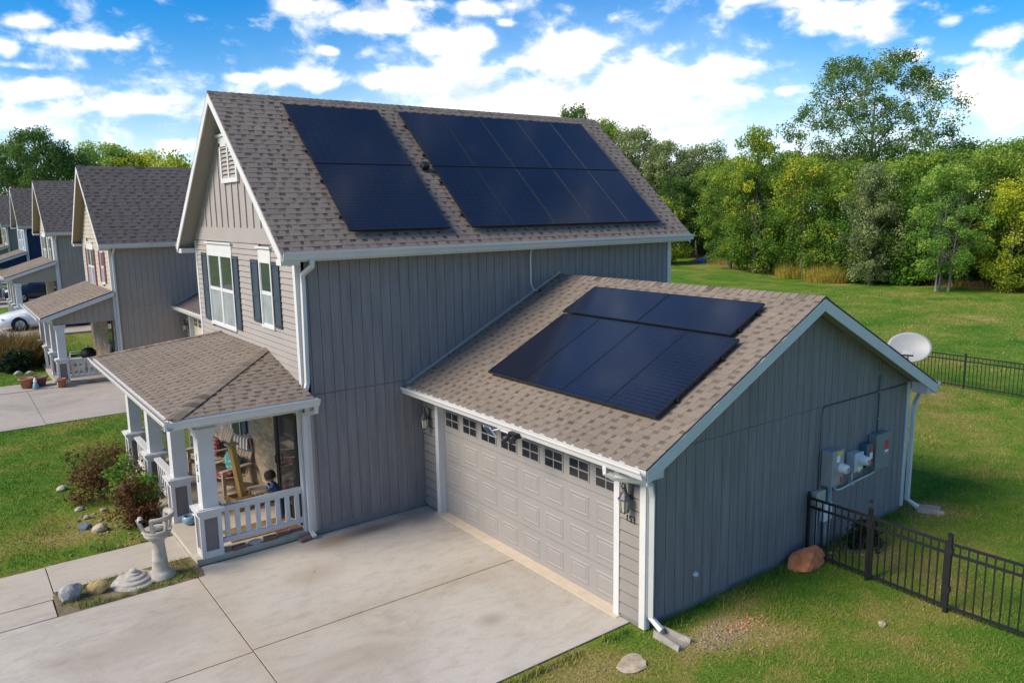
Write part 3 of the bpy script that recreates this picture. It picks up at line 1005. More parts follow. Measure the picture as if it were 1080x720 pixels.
# stone veneer wall, storm door, porch window
m = MB(); m.box(-.028, 1.56, .118, -.004, 3.00, 2.598); m.box(-.028, .16, .118, -.004, .36, 2.598); m.box(-.028, .36, 2.26, -.004, 1.56, 2.598); m.box(-.028, 3.00, .118, -.004, 6.32, .75)
m.build('stone_wall', 'stone_veneer', house)
m = MB(); m.box(-.020, 3.00, .752, .008, 6.32, 2.598); m.build('porch_wall', 'siding_front', house)
m = MB()
for a, b in ((.36, .50), (1.40, 1.56)): m.box(-.05, a, .118, -.002, b, 2.26)
m.box(-.05, .50, 2.12, -.002, 1.40, 2.26); m.box(-.05, .50, .118, -.002, 1.40, .34)
dd = m.build('storm_door', 'black_metal', house)
m = MB(); m.box(-.030, .50, .34, -.010, 1.40, 2.12); m.build('pane', 'door_glass', dd)
m = MB(); m.tube([(-.05, 1.43, 1.1), (-.10, 1.43, 1.1), (-.10, 1.43, 1.25), (-.05, 1.43, 1.25)], .012); m.build('handle', 'black_metal', dd)
window(house, -.022, 3.75, 5.2, 1.0, 2.28, 2, [(3.30, 3.70), (5.25, 5.65)], hdr=.1, low='window_glass', cap=False)
# downspouts
downspout(house, [(.16, -.38, 5.16), (.16, -.36, 5.02), (.09, -.07, 4.86), (.09, -.065, 4.7), (.06, -.065, 2.92), (.0, -.12, 2.80)])
downspout(house, [(.0, -.57, 2.64), (.0, -.54, 2.50), (-.035, -.06, 2.36), (-.035, -.055, 2.2), (-.035, -.055, .16), (-.02, -.17, .07)], .048)
downspout(house, [(2.02, -5.72, 2.44), (2.02, -5.72, 2.34), (2.10, -5.80, 2.28), (2.36, -6.08, 2.25), (2.46, -6.145, 2.17), (2.50, -6.14, 2.0), (2.50, -6.14, .22), (2.52, -6.33, .10)], .05)
downspout(house, [(10.02, -6.12, 2.44), (10.0, -6.12, 2.34), (9.72, -6.145, 2.10), (9.69, -6.145, 1.95), (9.69, -6.145, .22), (9.78, -6.32, .09)], .05)
text_mb('153', .135, .006, Matrix.Translation((2.426, -5.80, 1.545)) @ FACE_MX).build('house_number', 'black_metal', house)
# hose bib cover disc on the gable wall
m = MB(); m.lathe([(.0, .05), (.03, .05), (.045, .02), (.05, 0)], (3.5, -6.078, .54), 14, axis=(0, -1, 0)); m.build('wall_tap', 'light_metal', house)

# ------------------------------------------------------------------ solar panels
def make_panel(w, h):
    root = thing('solar_panel', 'x', 'solar panel')
    f = MB(); t = .011; d = .04
    f.box(-w / 2, -h / 2, -d, -w / 2 + t, h / 2, 0); f.box(w / 2 - t, -h / 2, -d, w / 2, h / 2, 0)
    f.box(-w / 2 + t, -h / 2, -d, w / 2 - t, -h / 2 + t, 0); f.box(-w / 2 + t, h / 2 - t, -d, w / 2 - t, h / 2, 0)
    f.build('frame', 'panel_frame', root)
    g = MB(); g.box(-w / 2 + t, -h / 2 + t, -.012, w / 2 - t, h / 2 - t, -.004); g.build('cell_face', 'solar_cells', root)
    for k in (-.27, .27):
        r = MB(); r.box(-w / 2 - .03, k * h - .02, -.092, w / 2 + .03, k * h + .02, -d - .002)
        for xx in (-w / 2 + .12, w / 2 - .12): r.box(xx - .03, k * h - .05, -.125, xx + .03, k * h + .05, -.092)
        r.build('mounting_rail', 'black_metal', root)
    return root

def place(root, c, U, V):
    U, V = Vector(U).normalized(), Vector(V).normalized()
    N = U.cross(V)
    M = Matrix((U, V, N)).transposed().to_4x4()
    M.translation = Vector(c)
    root.matrix_world = M
    return root

sM = 3.062 / 3.475
ctM = 1 / math.hypot(1, sM)
def planeM(x, y): return Vector((x, y, 5.283 + (y + .312) * sM + .105 / ctM))
protoA = None
GA, GB = 'solar panels on the steep main roof', 'solar panels on the garage roof'
rows = [(2.77, 1.345), (1.325, -.10)]
labA = {(0, 0): 'upper left black solar panel of the square array on the main roof', (0, 1): 'upper right black solar panel of the square array on the main roof',
        (1, 0): 'lower left black solar panel of the square array on the main roof', (1, 1): 'lower right black solar panel of the square array on the main roof'}
nth = ['first', 'second', 'third', 'fourth', 'fifth']
Hs = (2.77 - 1.345) / ctM
def put_panel(proto, c, U, V, lab, grp, used=[]):
    o = proto if proto.name not in used else copy_thing(proto)
    if proto.name not in used: used.append(proto.name)
    place(o, c, U, V); o['label'] = lab; o['group'] = grp
    return o
pA = make_panel(1.062, Hs); pB = make_panel(1.092, Hs)
UM, VM = (1, 0, 0), (0, ctM, sM * ctM)
for ri, (ya, yb) in enumerate(rows):
    ym = (ya + yb) / 2
    for ci in range(2):
        put_panel(pA, planeM(1.02 + 1.07 * (ci + .5), ym), UM, VM, labA[(ri, ci)], GA)
    for ci in range(5):
        lab = '%s panel from the left in the %s row of the wide main roof array' % (nth[ci], 'upper' if ri == 0 else 'lower')
        put_panel(pB, planeM(3.67 + 1.10 * (ci + .5), ym), UM, VM, lab, GA)
sG = (4.515 - 2.571) / 3.945
ctG = 1 / math.hypot(1, sG)
def planeG(x, y): return Vector((x, y, 2.571 + (x - 2.092) * sG + .105 / ctG))
Hg = (4.62 - 2.80) / ctG
pC = make_panel(1.019, Hg); pD = make_panel(1.985, (5.53 - 4.68) / ctG)
UG, VG = (0, -1, 0), (ctG, 0, sG * ctG)
for ci in range(4):
    put_panel(pC, planeG(3.71, -1.79 - 1.026 * (ci + .5)), UG, VG, '%s upright panel from the left in the lower garage roof row' % nth[ci], GB)
for ci in range(2):
    put_panel(pD, planeG(5.105, -1.68 - 2.0 * (ci + .5)), UG, VG, ('left' if ci == 0 else 'right') + ' one of two sideways panels near the garage ridge', GB)

# ------------------------------------------------------------------ fixtures on the house
def lantern(loc, label):
    t = thing('wall_lantern', label, 'lantern', loc, 'wall lanterns by garage doors')
    t.scale = (.86, .86, .86)
    # local: wall plane at x = 0, front towards -x
    m = MB(); m.box(-.02, -.055, -.02, 0, .055, .24); m.build('back_plate', 'lantern_metal', t, bevel=.008)
    m = MB()
    m.tube([(-.02, 0, .06), (-.06, 0, .05), (-.10, 0, .12), (-.14, 0, .27), (-.19, 0, .30), (-.215, 0, .25), (-.19, 0, .20), (-.165, 0, .22)], .011, 8)
    m.tube([(-.15, 0, .27), (-.15, 0, .17)], .010, 8)
    m.build('arm', 'lantern_metal', t)
    m = MB(); m.lathe([(.0, .18), (.03, .17), (.045, .13), (.105, .04), (.112, .02), (.095, .018)], (-.15, 0, 0), 8, smooth=False); m.build('hood', 'lantern_metal', t)
    m = MB(); m.lathe([(.082, .02), (.086, -.02), (.066, -.19), (.0, -.195)], (-.15, 0, 0), 8, smooth=False); m.build('glass', 'lantern_glass', t)
    m = MB()
    for k in range(8):
        a = 2 * math.pi * k / 8
        m.tube([(-.15 + .085 * math.cos(a), .085 * math.sin(a), .02), (-.15 + .089 * math.cos(a), .089 * math.sin(a), -.02), (-.15 + .069 * math.cos(a), .069 * math.sin(a), -.195)], .006, 5)
    m.lathe([(.07, -.185), (.074, -.20), (.02, -.215), (.012, -.235), (0, -.235)], (-.15, 0, 0), 8, smooth=False)
    m.build('cage', 'lantern_metal', t)
    return t
lantern((2.432, -.30, 1.90), 'black coach lantern left of the garage door near the inside corner')
lantern((2.432, -5.80, 1.90), 'black coach lantern right of the garage door above the numbers')
# solar security camera above the door, in front of the fascia
t = thing('security_camera', 'black solar powered camera under the gutter above the garage door', 'camera', (2.06, -3.42, 2.385))
m = MB(); m.obox((-.22, .22, .02), (.006, 0, .01), (0, .085, 0), (-.055, 0, .075)); m.build('solar_cell', 'cell_blue', t)
m = MB(); m.obox((-.212, .22, .012), (.006, 0, .01), (0, .095, 0), (-.062, 0, .084)); m.build('solar_frame', 'label_white', t)
m = MB(); m.tube([(.30, .2, .02), (-.2, .21, .02)], .014, 6); m.box(-.03, -.42, .0, .0, .26, .04); m.build('bracket', 'label_white', t)
m = MB(); m.tube([(-.12, -.26, .03), (-.27, -.21, -.02)], [.05, .055], 12); m.tube([(-.16, -.36, .03), (-.25, -.40, .0)], [.05, .055], 12); m.obox((-.10, -.30, .05), (.06, 0, 0), (0, .1, 0), (0, 0, .04)); m.build('camera_body', 'black_plastic', t)

WY = -6.078
def wallbox(name, label, cat, x0, x1, z0, z1, dep, mat, grp=None, labels=(), meter=None, extra=None):
    xc = (x0 + x1) / 2
    t = thing(name, label, cat, (xc, WY, z0), grp)
    m = MB(); m.box(x0 - xc, -dep, 0, x1 - xc, -.004, z1 - z0); m.box(x0 - xc - .008, -dep - .012, .02, x1 - xc + .008, -dep, z1 - z0 + .008)
    m.build('cabinet', mat, t, bevel=.006)
    for (a, b, c, d, mt) in labels:
        m = MB(); m.box(a - xc, -dep - .016, c - z0, b - xc, -dep - .0125, d - z0); m.build('sticker', mt, t)
    if meter:
        m = MB(); m.lathe([(.0, .13), (.065, .13), (.082, .11), (.085, .04), (.095, .035), (.095, .0)], (meter[0] - xc, -dep - .012, meter[1] - z0), 24, axis=(0, -1, 0)); mm = m.build('meter_dial', 'meter_glass', t)
        m = MB(); m.box(meter[0] - xc - .02, -dep - .145, meter[1] - z0 - .015, meter[0] - xc + .03, -dep - .143, meter[1] - z0 + .02); m.build('dial_mark', 'label_red', mm)
    return t
t = wallbox('electric_meter', 'large taupe meter box with round dial and red tag', 'electric meter', 6.72, 7.06, 1.18, 1.80, .20, 'taupe_metal', 'boxes on the garage gable wall',
        [(6.86, 7.02, 1.72, 1.78, 'label_yellow'), (6.84, 6.94, 1.60, 1.715, 'label_white'), (6.97, 7.045, 1.21, 1.32, 'label_red')], (6.98, 1.48))
m = MB(); m.tube([(.13 - .12, -.07, 0), (.13 - .12, -.07, -1.12)], .045, 12); m.build('conduit', 'pvc_grey', t)
wallbox('production_meter', 'small grey meter box with round dial between the larger boxes', 'electric meter', 7.50, 7.77, 1.26, 1.60, .16, 'light_metal', 'boxes on the garage gable wall',
        [(7.60, 7.70, 1.28, 1.34, 'label_white'), (7.60, 7.70, 1.25, 1.279, 'label_yellow')], (7.72, 1.46))
wallbox('disconnect_switch', 'narrow teal switch box with two red stickers', 'switch box', 7.92, 8.12, 1.24, 1.68, .14, 'teal_metal', 'boxes on the garage gable wall',
        [(8.02, 8.11, 1.53, 1.64, 'label_red'), (8.02, 8.11, 1.40, 1.52, 'label_white'), (8.02, 8.11, 1.27, 1.39, 'label_red')])
wallbox('breaker_panel', 'tall grey green cabinet with one red sticker', 'electrical cabinet', 8.22, 8.68, 1.12, 1.80, .15, 'green_metal', 'boxes on the garage gable wall',
        [(8.52, 8.64, 1.48, 1.66, 'label_red'), (8.52, 8.64, 1.43, 1.478, 'label_white')])
t = wallbox('utility_box', 'beige cable box below and left of the large meter', 'cable box', 6.46, 6.72, .84, 1.12, .10, 'beige_plastic', 'small cable boxes by the fence')
m = MB(); m.tube([(-.02, -.05, 0), (-.02, -.05, -.78)], .016, 8); m.build('cable', 'light_metal', t)
t = wallbox('utility_box', 'white cable box below the beige one beside the fence', 'cable box', 6.74, 6.96, .52, .84, .09, 'label_white', 'small cable boxes by the fence')
m = MB(); m.tube([(0, -.05, 0), (0, -.05, -.48)], .03, 8); m.build('cable', 'pvc_grey', t)
t = thing('conduit', 'pale curved conduit joining the bottoms of the meter boxes', 'conduit', (7.7, WY - .06, 1.0))
pts = [(-.66, 0, .18), (-.64, 0, .06), (-.55, 0, .0), (-.40, 0, -.01), (.1, 0, .03), (.55, 0, .05), (.70, 0, .07), (.76, 0, .13)]
m = MB(); m.tube(pts, .018, 8); m.build('pipe', 'light_metal', t)
m = MB(); m.tube([(-.08, 0, .02), (-.08, 0, .25)], .016, 8); m.box(-.11, -.03, .0, -.05, .05, .05); m.build('riser', 'light_metal', t)
t = thing('conduit', 'teal vertical conduit from the eave down to the cabinet', 'conduit', (8.45, WY - .03, 1.8))
m = MB(); m.tube([(0, 0, 0), (0, 0, .9), (0, 0, 1.06)], .014, 8); m.build('pipe', 'teal_metal', t)
for z in (.25, .75):
    m = MB(); m.box(-.03, -.016, z, .03, .03, z + .02); m.build('strap', 'grey_metal', t)
t = thing('conduit', 'thin dark cable running along the gable wall seam', 'cable', (6.66, WY - .016, 1.1))
m = MB(); m.tube([(-.03, 0, .0), (-.03, 0, 1.30), (.0, 0, 1.42), (.10, 0, 1.46), (1.2, 0, 1.455), (2.92, 0, 1.45)], .007, 6); m.build('pipe', 'grey_dark', t)
t = thing('conduit', 'slim grey cable under the gable rake near the dish', 'cable', (7.2, WY - .016, 3.75))
m = MB(); m.tube([(-.05, 0, .08), (.0, 0, .02), (1.25, 0, -.62), (1.25, 0, -.80)], .010, 6); m.box(-.06, -.02, .04, .06, .0, .10); m.build('pipe', 'grey_metal', t)
# conduit on the main side wall down to the garage roof
t = thing('conduit', 'white conduit from the main gutter down to the garage roof', 'conduit', (5.2, -.03, 4.12))
m = MB(); m.tube([(.0, -.22, 1.05), (-.02, -.05, .95), (-.02, -.02, .82), (-.02, -.02, .25), (.04, -.03, .10), (.18, -.06, .07)], .017, 8); m.build('pipe', 'light_metal', t)
m = MB(); m.lathe([(.06, -.10), (.05, -.02), (.03, .06), (.02, .06)], (.18, -.07, .04), 12); m.build('roof_boot', 'black_plastic', t)
# satellite dish on the back slope of the garage roof
t = thing('satellite_dish', 'grey oval satellite dish above the back garage eave', 'satellite dish', (9.35, -5.95, 2.93))
ax = Vector((-.80, -.36, .47)).normalized()
# the concave face looks away and to the right; its back of pale grey is seen from the drive
ex = Vector((ax.y, -ax.x, 0)).normalized(); ey = ax.cross(ex); ey = -ey if ey.z < 0 else ey
C0 = Vector((-.12, -.26, .35))
vs = []; nr, na = 8, 40
for i in range(nr + 1):
    r = i / nr
    for k in range(na):
        a = 2 * math.pi * k / na
        vs.append(C0 + ex * .37 * r * math.cos(a) + ey * .29 * r * math.sin(a) + ax * (.06 * r * r))
vs2 = [v - ax * .018 for v in vs]
m = MB()
fs = [(i * na + k, i * na + (k + 1) % na, (i + 1) * na + (k + 1) % na, (i + 1) * na + k) for i in range(nr) for k in range(na)]
o2 = len(vs)
fs += [tuple(x + o2 for x in reversed(f)) for f in fs]
fs += [(nr * na + k, nr * na + (k + 1) % na, o2 + nr * na + (k + 1) % na, o2 + nr * na + k) for k in range(na)]
m.add(vs + vs2, fs, .5, True); m.build('reflector', 'dish_grey', t)
m = MB(); m.tube([C0 - ax * .02, C0 - ax * .12, Vector((0, .0, .2)), Vector((0, .04, -.22))], .025, 10); m.box(-.09, -.05, -.30, .09, .13, -.21); m.build('mast', 'grey_metal', t)
m = MB(); m.tube([C0 - ey * .34 + ax * .09, C0 - ey * .30 + ax * .45], .014, 8); m.build('feed_arm', 'grey_metal', t)
m = MB(); m.obox(C0 - ey * .26 + ax * .47, ex * .09, ey * .04, ax * .05); m.build('receiver', 'grey_metal', t)

# ------------------------------------------------------------------ ground, drive, paths
def grid_ground():
    xs = np.concatenate([np.linspace(-60, 25, 120), np.linspace(26, 120, 50), np.linspace(130, 900, 30)])
    ys = np.concatenate([np.linspace(-500, -30, 20), np.linspace(-28, 60, 130), np.linspace(62, 900, 40)])
    X, Y = np.meshgrid(xs, ys, indexing='ij')
    t = np.clip((Y - 24) / 7, 0, 1); Z = .45 * t * t * (3 - 2 * t)
    far = np.clip((np.hypot(X, Y) - 20) / 40, 0, 1)
    Z = Z + far * (.12 * np.sin(X * .13) * np.cos(Y * .11))
    nx, ny = X.shape
    v = np.stack([X.ravel(), Y.ravel(), Z.ravel()], 1)
    i = np.arange(nx - 1)[:, None] * ny + np.arange(ny - 1)[None, :]
    f = np.stack([i, i + ny, i + ny + 1, i + 1], -1).reshape(-1, 4)
    me = bpy.data.meshes.new('ground')
    me.from_pydata(v.tolist(), [], f.tolist())
    me.polygons.foreach_set('use_smooth', np.ones(len(f), bool))
    me.materials.append(MATS['lawn_ground'])
    o = bpy.data.objects.new('ground', me); COL.objects.link(o)
    return tag(o, kind='structure')
grid_ground()
J = .008
dj = MB(); dj.box(-14, -5.80, -.05, 2.40, -.05, .010); dj.build('driveway_base', 'joint_dirt').__setitem__('kind', 'structure')
dw = MB()
def slab(mb, x0, x1, y0, y1, z=.022):
    mb.box(x0 + J, y0 + J, -.08, x1 - J, y1 - J, z)
slab(dw, -2.14, 2.445, -3.12, -.02); slab(dw, -2.14, 2.445, -5.80, -3.12)
slab(dw, -6.6, -2.14, -3.17, -.40); slab(dw, -6.6, -2.14, -5.9, -3.17)
slab(dw, -14, -6.6, -3.17, -.40); slab(dw, -14, -6.6, -5.9, -3.17)
o = dw.build('driveway', 'driveway_concrete', bevel=.004); tag(o, kind='structure')
pw = MB()
slab(pw, -4.12, -2.03, .50, 1.66, .03); slab(pw, -6.4, -4.12, .24, 1.64, .03); slab(pw, -6.4, -4.16, -.40, .24, .027); slab(pw, -14, -6.4, .24, 1.64, .03); slab(pw, -14, -6.4, -.40, .24, .027)
o = pw.build('path', 'path_concrete', bevel=.004); tag(o, kind='structure')
# garden bed between drive and path
bd = MB()
rg = random.Random(4)
n = 26
vs = []; fs = []
for i in range(n + 1):
    for j in range(7):
        x = -4.15 + (2.12) * i / n; y = -.40 + .92 * j / 6
        vs.append((x, y, .012 + (.03 * math.sin(j / 6 * math.pi) + rg.uniform(0, .012))))
for i in range(n):
    for j in range(6):
        a = i * 7 + j; fs.append((a, a + 7, a + 8, a + 1))
bd.add(vs, fs, .5, True)
o = bd.build('garden_bed', 'soil'); tag(o, kind='structure')
# neighbour drives and walks
nd = MB()
slab(nd, -3.0, 2.3, 12.45, 17.9); slab(nd, -14, -3.0, 12.4, 17.9); slab(nd, -14, -2.05, 17.95, 19.4, .028)
o = nd.build('neighbor_driveway', 'far_concrete'); tag(o, kind='structure')
nd = MB()
for x0, x1 in ((-14, -3), (-3, 4.5)): nd.box(x0 + .01, 29.3, .2, x1 - .01, 34.0, .475)
for x0, x1 in ((-14, -3), (-3, 4.5)): nd.box(x0 + .01, 44.5, .2, x1 - .01, 50.0, .475)
o = nd.build('far_driveway', 'far_concrete'); tag(o, kind='structure')

# ------------------------------------------------------------------ grass blades
def quads_obj(name, V, rnd, mat, kind=None, parent=None, verts_per=4):
    n = len(V)
    me = bpy.data.meshes.new(name)
    me.vertices.add(n * verts_per)
    me.vertices.foreach_set('co', V.astype(np.float32).ravel())
    me.loops.add(n * verts_per)
    me.loops.foreach_set('vertex_index', np.arange(n * verts_per, dtype=np.int32))
    me.polygons.add(n)
    me.polygons.foreach_set('loop_start', np.arange(0, n * verts_per, verts_per, dtype=np.int32))
    a = me.attributes.new('rnd', 'FLOAT', 'FACE'); a.data.foreach_set('value', rnd.astype(np.float32))
    me.update(); me.validate()
    me.materials.append(MATS[mat])
    o = bpy.data.objects.new(name, me); COL.objects.link(o)
    if parent is not None: o.parent = parent
    if kind: o['kind'] = kind
    return o

def blades(rng, x, y, z, h, w, lean=.5):
    n = len(x)
    a = rng.uniform(0, 2 * np.pi, n); b = rng.uniform(0, 2 * np.pi, n)
    L = rng.uniform(.0, lean, n) * h
    base = np.stack([x, y, z], 1)
    side = np.stack([np.cos(a), np.sin(a), np.zeros(n)], 1) * (w / 2)[:, None]
    tip = base + np.stack([np.cos(b) * L, np.sin(b) * L, h], 1)
    return np.stack([base - side, base + side, tip], 1)

def in_any(x, y, boxes):
    k = np.zeros(len(x), bool)
    for x0, x1, y0, y1 in boxes: k |= (x > x0) & (x < x1) & (y > y0) & (y < y1)
    return k
def make_grass():
    rng = np.random.default_rng(5)
    solid = [(-14, 2.36, -5.86, -.0), (2.2, 9.66, -6.09, 0), (-.1, 9.7, 0, 6.4), (-2.04, 0, .05, 6.45), (-14, -2.0, -.42, 1.65), (-14, 2.4, 12.4, 18), (-14, -2, 17.9, 19.42), (-2.1, 10, 18, 24.2), (2.2, 9.7, 12, 18)]
    areas = [(-.5, 13.5, -14, -5.9, 1500, .045, .010), (9.6, 24, -9, 3, 430, .06, .018), (-9.5, -1.9, 1.6, 12.5, 900, .05, .012), (-1.9, 7, 6.4, 12.5, 800, .05, .012), (-8, 0, 19.4, 29.2, 220, .07, .02), (24, 48, -14, 18, 45, .09, .04)]
    Vs = []; Rs = []
    for x0, x1, y0, y1, dens, h, w in areas:
        n = int((x1 - x0) * (y1 - y0) * dens)
        x = rng.uniform(x0, x1, n); y = rng.uniform(y0, y1, n)
        k = ~in_any(x, y, solid)
        # worn places: gravel by the splash block, bare bed by the path
        g = np.hypot((x - 3.25) / .62, (y + 6.85) / .42); k &= ~((g < 1) & (rng.random(n) < .93))
        g = np.hypot((x + 2.95) / .75, (y - 3.6) / 2.1); k &= ~((g < 1) & (rng.random(n) < .55))
        x, y = x[k], y[k]; n = len(x)
        t = np.clip((y - 24) / 7, 0, 1); z = .45 * t * t * (3 - 2 * t)
        clump = .55 + .45 * np.sin(x * 3.1 + 1.3 * np.sin(y * 2.3)) * np.sin(y * 2.7 + 1.7 * np.sin(x * 1.9))
        hh = h * rng.uniform(.45, 1.15, n) * (.55 + .85 * clump ** 1.5)
        Vs.append(blades(rng, x, y, z, hh, w * rng.uniform(.6, 1.2, n), .9)); Rs.append(np.clip(rng.normal(.5, .28, n), 0, 1))
    quads_obj('grass', np.concatenate(Vs), np.concatenate(Rs), 'grass_blade', 'stuff', verts_per=3)
    # ragged edge grass and weeds in the garden bed and along walls
    x = np.concatenate([rng.uniform(-4.1, -2.1, 5200), rng.uniform(2.6, 9.6, 2600), rng.uniform(-.6, 2.3, 1500), rng.uniform(-3.4, -2.1, 900)])
    y = np.concatenate([rng.uniform(-.38, .48, 5200), -6.12 - rng.exponential(.09, 2600), -5.90 - rng.exponential(.06, 1500), 1.66 + rng.exponential(.15, 900)])
    keep = np.sin(x * 5.0) * np.sin(x * 2.3 + y * 4) > -.35
    x, y = x[keep], y[keep]; n = len(x)
    hh = rng.uniform(.03, .11, n)
    quads_obj('edge_grass', blades(rng, x, y, np.zeros(n) + .01, hh, rng.uniform(.008, .016, n), 1.0), np.clip(rng.normal(.55, .3, n), 0, 1), 'grass_blade', 'stuff', verts_per=3)
make_grass()
# gravel below the splash block and chips in the beds
def pebbles(name, spots, mats):
    m = MB()
    rg = random.Random(9)
    for cx, cy, sx, sy, n, r0, r1 in spots:
        for i in range(n):
            x = cx + rg.gauss(0, sx); y = cy + rg.gauss(0, sy); r = rg.uniform(r0, r1)
            m.rock((x, y, r * .25), (r * rg.uniform(.8, 1.4), r, r * .7), rg.randint(0, 40), 1, rnd=rg.random())
    o = m.build(name, mats, fix=False); o['kind'] = 'stuff'
mm, nt, b = new_mat('gravel_mix')
r = ramp(nt, [(0, (.10, .085, .07)), (.35, (.21, .165, .105)), (.8, (.29, .23, .15)), (1, (.36, .32, .26))])
nt.links.new(attr(nt), r.inputs['Fac']); nt.links.new(r.outputs['Color'], b.inputs['Base Color']); b.inputs['Roughness'].default_value = .95
MATS['gravel_mix'] = mm
mm, nt, b = new_mat('red_chips_mix')
r = ramp(nt, [(0, (.34, .14, .06)), (1, (.50, .26, .14))])
nt.links.new(attr(nt), r.inputs['Fac']); nt.links.new(r.outputs['Color'], b.inputs['Base Color']); b.inputs['Roughness'].default_value = .95
MATS['red_chips_mix'] = mm
pebbles('gravel', [(3.2, -6.85, .34, .20, 380, .008, .022), (2.3, -6.35, .5, .2, 60, .008, .02), (9.9, -6.5, .3, .25, 60, .015, .035), (7.4, -6.35, .5, .12, 90, .02, .045)], 'gravel_mix')
pebbles('red_gravel', [(3.65, -6.85, .26, .07, 60, .012, .03)], 'red_chips_mix')
pebbles('bed_gravel', [(-2.5, .1, .28, .16, 260, .01, .030), (-3.3, .05, .5, .16, 170, .01, .026), (-2.9, 3.3, .35, .8, 70, .015, .045)], 'gravel_mix')

# ------------------------------------------------------------------ loose things by the house
def one(name, mb, mat, label, cat, loc=(0, 0, 0), group=None, bevel=0):
    o = mb.build(name, mat, None, loc, bevel)
    return tag(o, label, cat, group)
def splash(loc, label, ang):
    m = MB()
    prof = [(-.16, .10), (-.13, .10), (-.11, .035), (.11, .035), (.13, .10), (.16, .10), (.19, .0), (-.19, 0)]
    vs = []
    for i, (l, w, hz) in enumerate(((0, .62, .0), (.24, .74, -.012), (.46, .92, -.03))):
        vs += [(l, p[0] * w, p[1] + (hz if p[1] > 0 else 0)) for p in prof]
    fs = [(i * 8 + k, i * 8 + (k + 1) % 8, i * 8 + 8 + (k + 1) % 8, i * 8 + 8 + k) for i in range(2) for k in range(8)] + [tuple(range(8)), tuple(range(16, 24))]
    m.add(vs, fs)
    o = one('splash_block', m, 'splash_concrete', label, 'splash block', loc, 'splash blocks under downspouts'); o.rotation_euler = (0, 0, ang)
splash((2.53, -6.25, .0), 'concrete splash block under the downspout at the garage front corner', R(-84))
splash((9.80, -6.28, .0), 'concrete splash block at the back corner of the garage', R(-50))
m = MB(); m.rock((0, 0, .012), (.26, .21, .034), 5, 3); one('stepping_stone', m, 'stone_tan', 'flat tan stepping stone in the grass by the drive', 'stone', (1.72, -6.53, 0))
m = MB(); m.rock((0, 0, .10), (.42, .22, .25), 17, 3); one('red_rock', m, 'stone_red', 'large rust red rock leaning by the fence post', 'rock', (6.02, -6.33, 0))
m = MB(); m.rock((0, 0, .02), (.075, .06, .045), 8, 2); one('pale_rock', m, 'stone_tan', 'small pale stone in the grass before the fence', 'rock', (5.2, -8.05, 0))
m = MB(); m.rock((0, 0, .09), (.19, .15, .20), 3, 3); one('grey_rock', m, 'stone_grey', 'grey craggy rock at the end of the garden bed', 'rock', (-3.93, .06, .02))
m = MB(); m.rock((0, 0, .08), (.18, .13, .15), 12, 3); one('yellow_rock', m, 'stone_yellow', 'yellow rock in the garden bed beside the grey rock', 'rock', (-3.55, .05, .02))
for i, (x, y, r, mt, lab) in enumerate([(-3.36, 5.9, .13, 'stone_white', 'white rock in the front lawn farthest from the path'), (-3.25, 4.3, .09, 'stone_white', 'pale rock in the lawn beside the brown shrub'),
        (-3.3, 3.15, .14, 'stone_blue', 'dark blue grey rock in the lawn near the path'), (-3.08, 2.85, .17, 'stone_tan', 'tan rock in the lawn nearest the path'),
        (-3.2, 3.7, .08, 'stone_white', 'small whitish rock behind the blue grey rock'), (-2.75, 4.9, .09, 'stone_grey', 'small grey stone at the foot of the brown shrub'), (-2.85, 3.95, .08, 'stone_white', 'small cream stone between the two porch shrubs'),
        (-3.15, .34, .10, 'stone_white', 'pale flat rock behind the stone lantern cap')]):
    m = MB(); m.rock((0, 0, r * .3), (r, r * .8, r * .7), 20 + i, 2); one('rock', m, mt, lab, 'rock', (x, y, .0), 'rocks in the front lawn' if y > 1 else None)
# broken stone lantern : pedestal with open chamber, its cap on the ground
t = thing('stone_lantern', 'broken cast stone pedestal with a cracked open top', 'garden ornament', (-2.62, .0, .02))
m = MB(); m.lathe([(.0, 0), (.23, 0), (.23, .05), (.20, .07), (.195, .10), (.165, .12), (.135, .16), (.115, .30), (.122, .31), (.115, .33), (.095, .62), (.105, .66), (.16, .70), (.20, .75), (.215, .80), (.0, .80)], n=32); m.build('pedestal', 'cast_stone', t)
m = MB(); m.lathe([(.215, .80), (.235, .84), (.215, .85), (.14, .815), (0, .81)], n=32); m.rock((.03, .02, .84), (.1, .08, .05), 3, 2); m.build('bowl', 'cast_stone', t)
m = MB()
for a in (-120, -60, -10, 40):
    ca, sa = math.cos(R(a)), math.sin(R(a))
    m.bar((.185 * ca, .185 * sa, .82), (.235 * ca, .235 * sa, 1.08), .045, .05, up=(-sa, ca, 0))
m.bar((-.19, .03, .82), (-.27, .06, 1.05), .05, .05)
m.build('post', 'cast_stone', t)
m = MB(); m.lathe([(.20, 1.05), (.285, 1.05), (.295, 1.09), (.28, 1.12), (.21, 1.10), (.20, 1.05)], n=18, a0=R(-120), a1=R(45)); m.lathe([(.20, 1.02), (.275, 1.02), (.275, 1.07), (.21, 1.07), (.20, 1.02)], n=5, a0=R(150), a1=R(190)); m.build('broken_rim', 'cast_stone', t)
m = MB(); m.lathe(smooth=False, prof=[(.0, .0), (.34, 0), (.345, .03), (.33, .05), (.26, .07), (.255, .095), (.245, .105), (.185, .12), (.18, .145), (.17, .152), (.11, .165), (.10, .19), (.06, .20), (.055, .24), (.03, .255), (0, .257)], n=36)
one('lantern_cap', m, 'cast_stone', 'round stepped stone cap lying in the garden bed', 'garden ornament', (-3.02, .06, .02)).rotation_euler = (R(3), R(-2), 0)
